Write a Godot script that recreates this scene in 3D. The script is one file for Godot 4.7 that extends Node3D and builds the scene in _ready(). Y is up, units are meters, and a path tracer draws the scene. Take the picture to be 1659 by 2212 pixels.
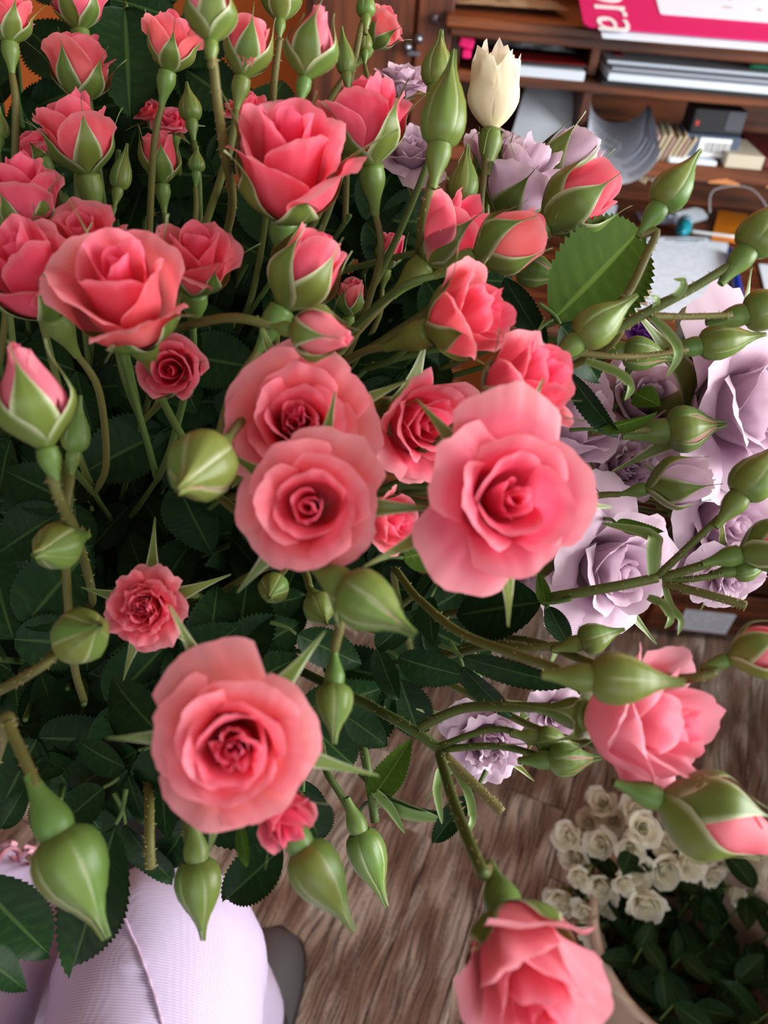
extends Node3D
# A hand-tied bunch of pink spray roses seen from above in a florist's workroom, an old writing desk behind.

const FPX := 1703.06          # focal length in pixels of the 1659 x 2212 photograph
const GOLD := 2.39996
var cam_basis: Basis
var cam_at := Vector3(0, 1.35, 0)
var rng := RandomNumberGenerator.new()
var names := {}
var M := {}
var wild := 1.0
var fade := 0.0              # how far a pink bloom has paled
var gather := Vector3(-0.31, 0.66, -0.56)
var leaflets: Array[ArrayMesh] = []
var leafy := []              # leafy stems inside the bunch: [top, middle, foot, leaf seed]
var fine := FastNoiseLite.new()

# ------------------------------------------------------------------ set-up
func _ready() -> void:
	rng.seed = 11
	fine.seed = 5
	fine.frequency = 1.0
	set_camera_and_light()
	make_materials()
	make_leaflets()
	build_room()
	build_desk()
	build_desk_clutter()
	build_bucket_of_white_roses()
	build_person()
	build_bouquet()

func set_camera_and_light() -> void:
	cam_basis = Basis(Vector3.RIGHT, deg_to_rad(-40.0)) * Basis(Vector3.BACK, deg_to_rad(5.0))
	var cam := Camera3D.new()
	cam.name = "camera"
	var at := CameraAttributesPhysical.new()
	at.frustum_focal_length = 26.95
	at.exposure_aperture = 9.5
	at.frustum_focus_distance = 0.40
	cam.attributes = at
	add_child(cam)
	cam.keep_aspect = Camera3D.KEEP_HEIGHT
	cam.fov = 66.0
	cam.near = 0.03
	cam.far = 60.0
	cam.transform = Transform3D(cam_basis, cam_at)
	cam.current = true
	var we := WorldEnvironment.new()
	we.name = "world_environment"
	var e := Environment.new()
	e.background_mode = Environment.BG_SKY
	var sky := Sky.new()
	var sm := ProceduralSkyMaterial.new()
	sm.sky_top_color = Color(0.72, 0.80, 0.92)
	sm.sky_horizon_color = Color(0.86, 0.89, 0.93)
	sm.ground_horizon_color = Color(0.55, 0.55, 0.54)
	sm.ground_bottom_color = Color(0.35, 0.34, 0.33)
	sm.sky_energy_multiplier = 1.0
	sm.ground_energy_multiplier = 1.0
	sky.sky_material = sm
	e.sky = sky
	e.tonemap_mode = Environment.TONE_MAPPER_LINEAR
	e.tonemap_exposure = 1.2
	e.sdfgi_enabled = true
	e.ssao_enabled = true
	e.ssil_enabled = true
	we.environment = e
	add_child(we)
	# daylight entering by the shop windows behind and to the right of the photographer
	window_light("daylight_shop_front", Vector3(0.5, 1.55, 2.18), Vector3(0, 0, -1), Vector2(3.6, 2.0), 0.42)
	window_light("daylight_side_window", Vector3(2.38, 1.65, -0.15), Vector3(-1, 0, 0), Vector2(2.0, 1.5), 4.6)

func window_light(called: String, at: Vector3, towards: Vector3, size: Vector2, energy: float) -> void:
	var l := AreaLight3D.new()
	l.name = called
	l.area_size = size
	l.area_normalize_energy = false
	l.light_energy = energy
	l.light_color = Color(0.985, 0.985, 0.975)
	l.shadow_enabled = true
	l.area_range = 8.0
	add_child(l)
	l.transform = Transform3D(Basis.looking_at(towards, Vector3.UP), at)

# ------------------------------------------------------------------ helpers
func at_px(px: float, py: float, depth: float) -> Vector3:
	return cam_at + cam_basis * (Vector3((px - 829.5) / FPX, -(py - 1106.0) / FPX, -1.0) * depth)

func numbered(called: String) -> String:
	var n: int = names.get(called, 0)
	names[called] = n + 1
	return called if n == 0 else "%s_%03d" % [called, n]

func thing(called: String, label: String, category: String, xf := Transform3D(), group := "") -> Node3D:
	var o := Node3D.new()
	o.name = numbered(called)
	add_child(o)
	o.transform = xf
	o.set_meta("label", label)
	o.set_meta("category", category)
	if group:
		o.set_meta("group", group)
	return o

func part(called: String, mesh: Mesh, mat: Material, parent: Node, xf := Transform3D()) -> MeshInstance3D:
	var o := MeshInstance3D.new()
	o.name = called
	o.mesh = mesh
	o.material_override = mat
	parent.add_child(o, true)
	o.transform = xf
	return o

func solo(called: String, mesh: Mesh, mat: Material, label: String, category: String, xf := Transform3D(), group := "") -> MeshInstance3D:
	var o := part(numbered(called), mesh, mat, self, xf)
	o.set_meta("label", label)
	o.set_meta("category", category)
	if group:
		o.set_meta("group", group)
	return o

func struct(called: String, mesh: Mesh, mat: Material, xf := Transform3D(), parent: Node = self) -> MeshInstance3D:
	var o := part(called, mesh, mat, parent, xf)
	if parent == self:
		o.set_meta("kind", "structure")
	return o

func moved(x: float, y: float, z: float, yaw := 0.0) -> Transform3D:
	return Transform3D(Basis(Vector3.UP, deg_to_rad(yaw)), Vector3(x, y, z))

func axes_for(axis: Vector3, spin := 0.0) -> Basis:
	var y := axis.normalized()
	var x := y.cross(Vector3(0.31, 0.2, 0.93)).normalized()
	return Basis(x, y, x.cross(y)) * Basis(Vector3.UP, spin)

func mesh_of(v: PackedVector3Array, n: PackedVector3Array, c: PackedColorArray, uv: PackedVector2Array, ix: PackedInt32Array) -> ArrayMesh:
	var a := []
	a.resize(Mesh.ARRAY_MAX)
	a[Mesh.ARRAY_VERTEX] = v
	a[Mesh.ARRAY_NORMAL] = n
	if c.size():
		a[Mesh.ARRAY_COLOR] = c
	if uv.size():
		a[Mesh.ARRAY_TEX_UV] = uv
	a[Mesh.ARRAY_INDEX] = ix
	var m := ArrayMesh.new()
	m.add_surface_from_arrays(Mesh.PRIMITIVE_TRIANGLES, a)
	return m

# a sheet of (nu+1) x (nv+1) points, smooth normals
func sheet(v: PackedVector3Array, nu: int, nv: int, c: PackedColorArray, uv := PackedVector2Array(), closed := false) -> ArrayMesh:
	var ix := PackedInt32Array()
	var n := PackedVector3Array()
	n.resize(v.size())
	for j in nv:
		for i in nu:
			var a := j * (nu + 1) + i
			var b := a + 1
			var d := a + nu + 1
			var e := d + 1
			ix.append_array(PackedInt32Array([a, e, b, a, d, e]))
			var f := (v[e] - v[a]).cross(v[d] - v[b])
			n[a] += f
			n[b] += f
			n[d] += f
			n[e] += f
	if closed:
		for j in nv + 1:
			var a := j * (nu + 1)
			var s := n[a] + n[a + nu]
			n[a] = s
			n[a + nu] = s
	for k in n.size():
		n[k] = n[k].normalized() if n[k].length_squared() > 0.0 else Vector3.UP
	return mesh_of(v, n, c, uv, ix)

func smooth(a: float, b: float, x: float) -> float:
	return smoothstep(a, b, x)

# a tube through points (Catmull-Rom), with a radius at each point
func tube(pts: Array, radii: Array, sides := 8, per := 4, col_a := Color.WHITE, col_b := Color.WHITE, bump := 0.0) -> ArrayMesh:
	var p := PackedVector3Array()
	var r := PackedFloat32Array()
	for k in pts.size() - 1:
		var p0: Vector3 = pts[maxi(k - 1, 0)]
		var p1: Vector3 = pts[k]
		var p2: Vector3 = pts[k + 1]
		var p3: Vector3 = pts[mini(k + 2, pts.size() - 1)]
		for q in per:
			var t := float(q) / per
			p.append(p1.cubic_interpolate(p2, p0, p3, t))
			r.append(lerpf(radii[k], radii[k + 1], smoothstep(0.0, 1.0, t)))
	p.append(pts[-1])
	r.append(radii[-1])
	var v := PackedVector3Array()
	var c := PackedColorArray()
	var uv := PackedVector2Array()
	var side := (p[1] - p[0]).cross(Vector3(0.3, 0.5, 0.8)).normalized()
	var along := 0.0
	for k in p.size():
		var t: Vector3 = (p[mini(k + 1, p.size() - 1)] - p[maxi(k - 1, 0)]).normalized()
		side = (side - t * side.dot(t)).normalized()
		var up := t.cross(side)
		if k:
			along += p[k].distance_to(p[k - 1])
		var f := float(k) / (p.size() - 1)
		for q in sides + 1:
			var a := TAU * (q % sides) / sides
			var rr := r[k] * (1.0 + bump * fine.get_noise_3d(k * 3.1, (q % sides) * 2.3, pts[0].x * 900.0))
			v.append(p[k] + (side * cos(a) + up * sin(a)) * rr)
			c.append(col_a.lerp(col_b, f))
			uv.append(Vector2(float(q) / sides, along))
	# caps: collapse rings
	for e in 2:
		var k := 0 if e == 0 else p.size() - 1
		var ring := PackedVector3Array()
		for q in sides + 1:
			ring.append(p[k])
		if e == 0:
			ring.append_array(v)
			v = ring
			var cc := PackedColorArray()
			var uu := PackedVector2Array()
			for q in sides + 1:
				cc.append(col_a)
				uu.append(Vector2.ZERO)
			cc.append_array(c)
			uu.append_array(uv)
			c = cc
			uv = uu
		else:
			v.append_array(ring)
			for q in sides + 1:
				c.append(col_b)
				uv.append(Vector2.ZERO)
	return sheet(v, sides, p.size() + 1, c, uv, true)

# profile: Vector2(radius, height) from bottom up
func lathe(profile: Array, sides := 24, col := Color.WHITE) -> ArrayMesh:
	var v := PackedVector3Array()
	var c := PackedColorArray()
	var uv := PackedVector2Array()
	for k in profile.size():
		for q in sides + 1:
			var a := TAU * (q % sides) / sides
			v.append(Vector3(profile[k].x * cos(a), profile[k].y, profile[k].x * sin(a)))
			c.append(col)
			uv.append(Vector2(float(q) / sides, profile[k].y))
	return sheet(v, sides, profile.size() - 1, c, uv, true)

# box with chamfered edges, centred, flat faces
func cbox(size: Vector3, b := 0.002) -> ArrayMesh:
	var st := SurfaceTool.new()
	st.begin(Mesh.PRIMITIVE_TRIANGLES)
	var h := size * 0.5
	b = minf(b, minf(h.x, minf(h.y, h.z)) * 0.45)
	var corner := func(sx: float, sy: float, sz: float, axis: int) -> Vector3:
		var s := Vector3(sx, sy, sz)
		var o := Vector3(h.x - b, h.y - b, h.z - b)
		o[axis] += b
		return o * s
	var quad := func(a: Vector3, bb: Vector3, c: Vector3, d: Vector3) -> void:
		var nn := (bb - a).cross(c - a)
		if nn.dot(a + bb + c + d) > 0.0:
			var t := bb
			bb = d
			d = t
		nn = -(bb - a).cross(c - a).normalized()
		for q in [a, bb, c, a, c, d]:
			st.set_normal(nn)
			var an := nn.abs()
			st.set_uv(Vector2(q.x, q.z) if an.y > 0.7 else Vector2(q.x, q.y) if an.z > 0.7 else Vector2(q.z, q.y))
			st.add_vertex(q)
	for ax in 3:
		var u := (ax + 1) % 3
		var w := (ax + 2) % 3
		for s in [-1.0, 1.0]:
			var pts := []
			for k in [[-1, -1], [1, -1], [1, 1], [-1, 1]]:
				var sg := Vector3.ZERO
				sg[ax] = s
				sg[u] = k[0]
				sg[w] = k[1]
				pts.append(corner.call(sg.x, sg.y, sg.z, ax))
			quad.call(pts[0], pts[1], pts[2], pts[3])
		for s1 in [-1.0, 1.0]:
			for s2 in [-1.0, 1.0]:
				var e := []
				for s in [-1.0, 1.0]:
					var sg := Vector3.ZERO
					sg[ax] = s
					sg[u] = s1
					sg[w] = s2
					e.append([corner.call(sg.x, sg.y, sg.z, u), corner.call(sg.x, sg.y, sg.z, w)])
				quad.call(e[0][0], e[1][0], e[1][1], e[0][1])
	for sx in [-1.0, 1.0]:
		for sy in [-1.0, 1.0]:
			for sz in [-1.0, 1.0]:
				var a: Vector3 = corner.call(sx, sy, sz, 0)
				quad.call(a, corner.call(sx, sy, sz, 1), corner.call(sx, sy, sz, 2), a)
	return st.commit()

func span(x0: float, x1: float, y0: float, y1: float, z0: float, z1: float, b := 0.002) -> Array:
	return [cbox(Vector3(absf(x1 - x0), absf(y1 - y0), absf(z1 - z0)), b), moved((x0 + x1) / 2, (y0 + y1) / 2, (z0 + z1) / 2)]

# a flat slab with the outline of a polygon given in its own xz plane
func slab(poly: PackedVector2Array, thick: float) -> ArrayMesh:
	var st := SurfaceTool.new()
	st.begin(Mesh.PRIMITIVE_TRIANGLES)
	var box := Rect2(poly[0], Vector2.ZERO)
	for q in poly:
		box = box.expand(q)
	var tri := Geometry2D.triangulate_polygon(poly)
	for side in [1.0, -1.0]:
		for t in tri.size() / 3:
			var k3 := [tri[t * 3], tri[t * 3 + 1], tri[t * 3 + 2]]
			# in the xz plane seen from above, a positive 2D cross product runs clockwise
			if (poly[k3[1]] - poly[k3[0]]).cross(poly[k3[2]] - poly[k3[0]]) * side < 0.0:
				k3.reverse()
			for k in k3:
				st.set_normal(Vector3(0, side, 0))
				st.set_uv((poly[k] - box.position) / box.size)
				st.add_vertex(Vector3(poly[k].x, thick * 0.5 * side, poly[k].y))
	var mid := Vector2.ZERO
	for q in poly:
		mid += q / poly.size()
	for k in poly.size():
		var a := poly[k]
		var b := poly[(k + 1) % poly.size()]
		var n := Vector3(b.y - a.y, 0, a.x - b.x).normalized()
		if n.dot(Vector3(a.x - mid.x, 0, a.y - mid.y)) < 0.0:
			n = -n
		var run := [[a, 1], [b, 1], [b, -1], [a, 1], [b, -1], [a, -1]]
		if Vector3(b.x - a.x, 0, b.y - a.y).cross(Vector3(0, -1, 0)).dot(n) > 0.0:
			run.reverse()
		for q in run:
			st.set_normal(n)
			st.set_uv(Vector2(0.01, 0.01))
			st.add_vertex(Vector3(q[0].x, thick * 0.5 * q[1], q[0].y))
	return st.commit()

# ------------------------------------------------------------------ materials
func plain(rgb: Color, rough := 0.6, spec := 0.5) -> StandardMaterial3D:
	var m := StandardMaterial3D.new()
	m.albedo_color = rgb
	m.roughness = rough
	m.metallic_specular = spec
	return m

func tinted(rough: float, spec: float, back := Color.BLACK) -> StandardMaterial3D:
	var m := StandardMaterial3D.new()
	m.vertex_color_use_as_albedo = true
	m.roughness = rough
	m.metallic_specular = spec
	if back != Color.BLACK:
		m.backlight_enabled = true
		m.backlight = back
	return m

func noise_tex(freq: float, ramp: Array, seed_: int, size := 256, kind := FastNoiseLite.TYPE_SIMPLEX_SMOOTH, bump := false) -> NoiseTexture2D:
	var n := FastNoiseLite.new()
	n.noise_type = kind
	n.frequency = freq
	n.seed = seed_
	n.fractal_octaves = 4
	var t := NoiseTexture2D.new()
	t.width = size
	t.height = size
	t.seamless = true
	t.noise = n
	if ramp.size():
		var g := Gradient.new()
		g.offsets = PackedFloat32Array(ramp.map(func(r): return r[0]))
		g.colors = PackedColorArray(ramp.map(func(r): return r[1]))
		t.color_ramp = g
	t.as_normal_map = bump
	return t

func wood(dark: Color, light: Color, seed_: int, along: int, rough := 0.4) -> StandardMaterial3D:
	var m := StandardMaterial3D.new()
	m.albedo_texture = noise_tex(0.012, [[0.2, dark], [0.45, dark.lerp(light, 0.5)], [0.8, light]], seed_)
	m.uv1_triplanar = true
	m.uv1_world_triplanar = true
	var s := Vector3(9, 9, 9)
	s[along] = 0.7
	m.uv1_scale = s
	m.roughness = rough
	return m

func plank_texture(seed_: int, pale: Color, worn: Color, wear: float) -> ImageTexture:
	var w := 192
	var h := 1024
	var im := Image.create(w, h, false, Image.FORMAT_RGB8)
	var a := FastNoiseLite.new()
	a.seed = seed_
	a.frequency = 0.05
	a.fractal_octaves = 3
	var b := FastNoiseLite.new()
	b.seed = seed_ + 9
	b.frequency = 0.012
	b.fractal_octaves = 2
	var dark := Color(0.16, 0.11, 0.085)
	for y in h:
		for x in w:
			var bend := b.get_noise_2d(x * 0.6, y * 0.5) * 16.0
			var g := a.get_noise_2d((x + bend) * 6.5, y * 0.12)
			var crack := a.get_noise_2d((x + bend) * 4.6 + 400.0, y * 0.10 + 70.0)
			var big := b.get_noise_2d(x * 0.7 + 900.0, y * 0.5)
			var fl := a.get_noise_2d(x * 5.0 + 50.0, y * 2.2)
			var c := pale.lerp(worn, clampf(wear + big * 1.1 + g * 0.5 + fl * 0.3, 0.0, 1.0))
			c = c.lerp(dark, smoothstep(0.20, 0.30, crack) * 0.85 + smoothstep(0.25, 0.5, -g) * 0.35)
			im.set_pixel(x, y, c)
	return ImageTexture.create_from_image(im)

func make_materials() -> void:
	M.pink = tinted(0.5, 0.35, Color(1, 1, 1))
	M.lilac = tinted(0.5, 0.35, Color(0.8, 0.8, 0.8))
	M.pale = tinted(0.55, 0.35, Color(1, 1, 1))
	M.sepal = tinted(0.40, 0.42, Color(0.25, 0.25, 0.25))
	M.stem = tinted(0.5, 0.35)
	M.leaf = tinted(0.42, 0.20, Color(0.25, 0.25, 0.25))
	M.young = tinted(0.6, 0.14, Color(0.8, 0.8, 0.8))
	M.prickle = plain(Color(0.62, 0.55, 0.36), 0.5)
	M.desk = wood(Color(0.24, 0.115, 0.06), Color(0.52, 0.28, 0.14), 3, 0, 0.38)
	M.desk_up = wood(Color(0.26, 0.125, 0.07), Color(0.46, 0.24, 0.13), 4, 1, 0.4)
	M.bare_wood = plain(Color(0.72, 0.46, 0.26), 0.8)
	M.paper = plain(Color(0.86, 0.90, 0.95), 0.75, 0.3)
	M.paper_grey = plain(Color(0.74, 0.76, 0.81), 0.75, 0.3)
	M.cream_card = plain(Color(0.80, 0.74, 0.62), 0.8, 0.3)
	M.metal = plain(Color(0.55, 0.56, 0.6), 0.3)
	M.metal.metallic = 0.9
	M.black = plain(Color(0.05, 0.055, 0.065), 0.45)
	M.magenta = plain(Color(0.79, 0.045, 0.40), 0.45)
	M.white = plain(Color(0.9, 0.9, 0.91), 0.5)

# ------------------------------------------------------------------ room
func build_room() -> void:
	var wall := plain(Color(0.50, 0.43, 0.37), 0.85)
	var terracotta := plain(Color(0.80, 0.40, 0.13), 0.8)
	var ceil_mat := plain(Color(0.66, 0.63, 0.60), 0.9)
	var s: Array
	# floor: slab with a board for each plank in view
	s = span(-2.5, 2.5, -0.12, -0.012, -2.2, 2.3, 0.0)
	var floor_node := struct("floor", s[0], plain(Color(0.17, 0.13, 0.10), 0.9), s[1])
	var mats := []
	var pale := Color(0.92, 0.87, 0.81)
	var worn := Color(0.60, 0.48, 0.41)
	for k in 6:
		var m := StandardMaterial3D.new()
		var t := plank_texture(40 + k * 7, pale, worn, [0.22, 0.34, 0.42, 0.60, 0.72, 0.85][k])
		m.albedo_texture = t
		m.roughness = 0.62
		m.heightmap_enabled = true
		m.heightmap_texture = t
		m.heightmap_scale = 0.25
		mats.append(m)
	var turn := Basis(Vector3.UP, deg_to_rad(-19.0))
	var pw := 0.105
	for k in 56:
		var across := -2.9 + k * pw
		# the stretch of this row of boards that lies between the walls
		var lo_z := 9.0
		var hi_z := -9.0
		for q in 240:
			var z := -3.2 + q * 0.025
			var p := turn * Vector3(across, 0, z)
			if absf(p.x) < 2.36 and p.z > -2.03 and p.z < 2.17:
				lo_z = minf(lo_z, z)
				hi_z = maxf(hi_z, z)
		var z := lo_z - fposmod(k * 0.77, 1.0)
		var n := 0
		while z < hi_z:
			var len := 1.35 + fposmod(k * 0.53 + n * 0.37, 0.6)
			var z0 := maxf(z, lo_z)
			var z1 := minf(z + len, hi_z)
			if z1 - z0 > 0.05:
				var c := turn * Vector3(across, 0.0, (z0 + z1) / 2)
				var tone := clampi(int(round(smooth(-0.5, 0.75, c.x - 0.25 * c.z) * 3.4 + fposmod(k * 0.618, 1.0) * 1.6)), 0, 5)
				var m := cbox_plank(pw - 0.0016, 0.012, z1 - z0 - 0.002, k * 5 + n)
				part("plank", m, mats[tone], floor_node, Transform3D(turn, c + Vector3(0, 0.06, 0)))
			z += len
			n += 1
	s = span(-2.5, 2.5, 2.7, 2.85, -2.2, 2.3, 0.0)
	struct("ceiling", s[0], ceil_mat, s[1])
	s = span(-2.5, 2.5, 0, 2.7, -2.2, -2.05, 0.0)
	struct("wall_back", s[0], terracotta, s[1])
	s = span(-2.5, -2.38, 0, 2.7, -2.05, 2.3, 0.0)
	struct("wall_left", s[0], wall, s[1])
	# right wall with a window
	var r := Node3D.new()
	r.name = "wall_right"
	r.set_meta("kind", "structure")
	add_child(r)
	for q in [[0.0, 0.9, -2.05, 2.3], [2.4, 2.7, -2.05, 2.3], [0.9, 2.4, -2.05, -1.15], [0.9, 2.4, 0.85, 2.3]]:
		s = span(2.4, 2.5, q[0], q[1], q[2], q[3], 0.0)
		struct("masonry", s[0], wall, s[1], r)
	var f := Node3D.new()
	f.name = "wall_front"
	f.set_meta("kind", "structure")
	add_child(f)
	for q in [[-2.38, -1.3, 0.0, 2.7], [2.3, 2.4, 0.0, 2.7], [-1.3, 2.3, 0.0, 0.55], [-1.3, 2.3, 2.55, 2.7]]:
		s = span(q[0], q[1], q[2], q[3], 2.2, 2.3, 0.0)
		struct("masonry", s[0], wall, s[1], f)
	var frame := plain(Color(0.82, 0.81, 0.79), 0.5)
	var w1 := Node3D.new()
	w1.name = "window_1"
	w1.set_meta("kind", "structure")
	add_child(w1)
	for x in [-1.27, -0.1, 1.1, 2.27]:
		s = span(x - 0.03, x + 0.03, 0.55, 2.55, 2.2, 2.27)
		struct("mullion", s[0], frame, s[1], w1)
	var w2 := Node3D.new()
	w2.name = "window_2"
	w2.set_meta("kind", "structure")
	add_child(w2)
	for z in [-1.12, -0.15, 0.82]:
		s = span(2.42, 2.48, 0.9, 2.4, z - 0.03, z + 0.03)
		struct("mullion", s[0], frame, s[1], w2)

func cbox_plank(w: float, t: float, len: float, k: int) -> ArrayMesh:
	var m := cbox(Vector3(w, t, len), 0.0012)
	var a := m.surface_get_arrays(0)
	var v: PackedVector3Array = a[Mesh.ARRAY_VERTEX]
	var uv := PackedVector2Array()
	for q in v:
		uv.append(Vector2(q.x / w + 0.5, (q.z + len / 2) / 1.1 + k * 0.237))
	a[Mesh.ARRAY_TEX_UV] = uv
	var o := ArrayMesh.new()
	o.add_surface_from_arrays(Mesh.PRIMITIVE_TRIANGLES, a)
	return o

# ------------------------------------------------------------------ desk
func build_desk() -> void:
	var d := thing("writing_desk", "old brown wooden writing desk with open pigeonhole shelves full of papers", "desk", moved(0, 0, 0))
	var add := func(called: String, a: Array, mat: Material) -> MeshInstance3D:
		return part(called, a[0], mat, d, a[1])
	add.call("desktop", span(-0.22, 1.45, 0.735, 0.765, -1.2, -1.92, 0.006), M.desk)
	var ped: MeshInstance3D = add.call("pedestal", span(0.60, 1.40, 0.0, 0.735, -1.27, -1.9, 0.004), M.desk)
	for k in 3:
		var y0: float = [0.02, 0.16, 0.44][k]
		var y1: float = [0.145, 0.425, 0.715][k]
		var a := span(0.62, 1.38, y0, y1, -1.25, -1.272, 0.004)
		var dr: MeshInstance3D = add.call("drawer", a, M.desk)
		part("drawer_knob", lathe([Vector2(0.0, 0.0), Vector2(0.012, 0.002), Vector2(0.018, 0.014), Vector2(0.014, 0.026), Vector2(0, 0.03)], 16), M.metal, dr, Transform3D(Basis(Vector3.RIGHT, PI / 2), Vector3(0.12, 0, 0.01)))
	add.call("pedestal", span(-0.20, 0.12, 0.0, 0.735, -1.3, -1.9, 0.004), M.desk)
	# hutch
	add.call("back_panel", span(-0.2, 1.42, 0.765, 1.2, -1.9, -1.92, 0.001), M.desk)
	add.call("side_panel", span(1.40, 1.42, 0.765, 1.15, -1.6, -1.9), M.desk_up)
	add.call("divider", span(0.045, 0.063, 0.765, 1.126, -1.6, -1.9), M.desk_up)
	add.call("divider", span(0.296, 0.312, 0.93, 1.04, -1.61, -1.9), M.desk_up)
	add.call("divider", span(0.296, 0.312, 1.06, 1.126, -1.62, -1.9), M.desk_up)
	add.call("top_board", span(0.03, 1.42, 1.128, 1.146, -1.53, -1.92, 0.005), M.desk)
	add.call("top_moulding", span(0.04, 1.42, 1.112, 1.128, -1.555, -1.6, 0.006), M.desk)
	add.call("shelf", span(0.06, 1.40, 1.038, 1.058, -1.59, -1.9, 0.003), M.desk)
	var low: MeshInstance3D = add.call("shelf", span(0.06, 1.40, 0.904, 0.930, -1.59, -1.9, 0.003), M.desk)
	# splintered veneer along the lower shelf's edge
	for k in 2:
		var pts := PackedVector2Array()
		var n := 16
		for i in n:
			var t := float(i) / (n - 1)
			pts.append(Vector2(lerpf(-0.03, 0.03, t), (0.003 + 0.007 * sin(PI * t)) * (0.7 + 0.5 * absf(fine.get_noise_2d(i * 1.7, k * 9.0))) - 0.002))
		pts.append(Vector2(0.03, -0.003))
		pts.append(Vector2(-0.03, -0.003))
		part("bare_patch", slab(pts, 0.002), M.bare_wood, low, Transform3D(Basis(Vector3.RIGHT, -PI / 2), Vector3([-0.139, -0.028][k], -0.0105, 0.1553)))
	# cupboard door beside the shelves, with its latches
	var door: MeshInstance3D = add.call("cupboard_door", span(-0.2, -0.02, 0.78, 1.34, -1.585, -1.61, 0.004), M.desk_up)
	add.call("cupboard_stile", span(-0.018, 0.045, 0.765, 1.34, -1.58, -1.61, 0.004), M.desk_up)
	add.call("cupboard_side", span(-0.21, -0.195, 0.765, 1.34, -1.6, -1.92), M.desk_up)
	add.call("cupboard_top", span(-0.21, 0.05, 1.34, 1.36, -1.58, -1.92), M.desk)
	var knob := lathe([Vector2(0.0, 0.0), Vector2(0.006, 0.001), Vector2(0.005, 0.007), Vector2(0.009, 0.012), Vector2(0.007, 0.018), Vector2(0, 0.02)], 14)
	for q in [Vector3(0.013, 1.134, -1.58), Vector3(0.051, 1.119, -1.598), Vector3(-0.012, 1.103, -1.579), Vector3(-0.03, 1.088, -1.585)]:
		part("latch_knob", knob, M.metal, d, Transform3D(Basis(Vector3.RIGHT, PI / 2), q))
	var bar := span(-0.03, -0.008, 1.074, 1.082, -1.577, -1.585, 0.001)
	part("latch", bar[0], M.metal, d, bar[1])
	# paper label on the bottom drawer
	var lab := slab(PackedVector2Array([Vector2(-0.055, -0.032), Vector2(0.06, -0.032), Vector2(0.06, 0.032), Vector2(-0.055, 0.032)]), 0.0012)
	var lm := plain(Color.WHITE, 0.8)
	lm.albedo_texture = print_tex(128, 72, 5, Color(0.66, 0.63, 0.64), 9)
	part("paper_label", lab, lm, d, Transform3D(Basis(Vector3.BACK, deg_to_rad(-2.0)) * Basis(Vector3.RIGHT, PI / 2), Vector3(0.745, 0.062, -1.2485)))

# unreadable small print: rows of short dashes
func print_tex(w: int, h: int, rows: int, ink: Color, seed_: int, head := false, ruled := false) -> ImageTexture:
	var im := Image.create(w, h, false, Image.FORMAT_RGB8)
	im.fill(Color(0.88, 0.92, 0.98))
	var r := RandomNumberGenerator.new()
	r.seed = seed_
	var step := float(h) / (rows + 1)
	for k in rows:
		var y := int(step * (k + 0.6))
		if ruled:
			im.fill_rect(Rect2i(int(w * 0.06), y + int(step * 0.62), int(w * 0.88), 1), ink.lerp(Color.WHITE, 0.35))
		var x := int(w * 0.08)
		while x < w * 0.9:
			var l := r.randi_range(int(w * 0.02), int(w * 0.09))
			if r.randf() < 0.62:
				im.fill_rect(Rect2i(x, y, l, maxi(1, int(step * 0.28))), ink.lerp(Color.WHITE, r.randf() * 0.5))
			x += l + int(w * 0.015)
	if head:
		im.fill_rect(Rect2i(0, 0, w, int(h * 0.10)), Color(0.88, 0.92, 0.98))
		var x := int(w * 0.22)
		for l in [9, 5, 12, 4, 6, 4, 3, 8, 14, 7]:
			im.fill_rect(Rect2i(x, int(h * 0.025), int(w * l * 0.006), int(h * 0.022)), Color(0.3, 0.3, 0.33))
			x += int(w * l * 0.006) + 2
		im.fill_rect(Rect2i(int(w * 0.36), int(h * 0.062), int(w * 0.28), int(h * 0.012)), Color(0.5, 0.5, 0.53))
	return ImageTexture.create_from_image(im)

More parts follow.
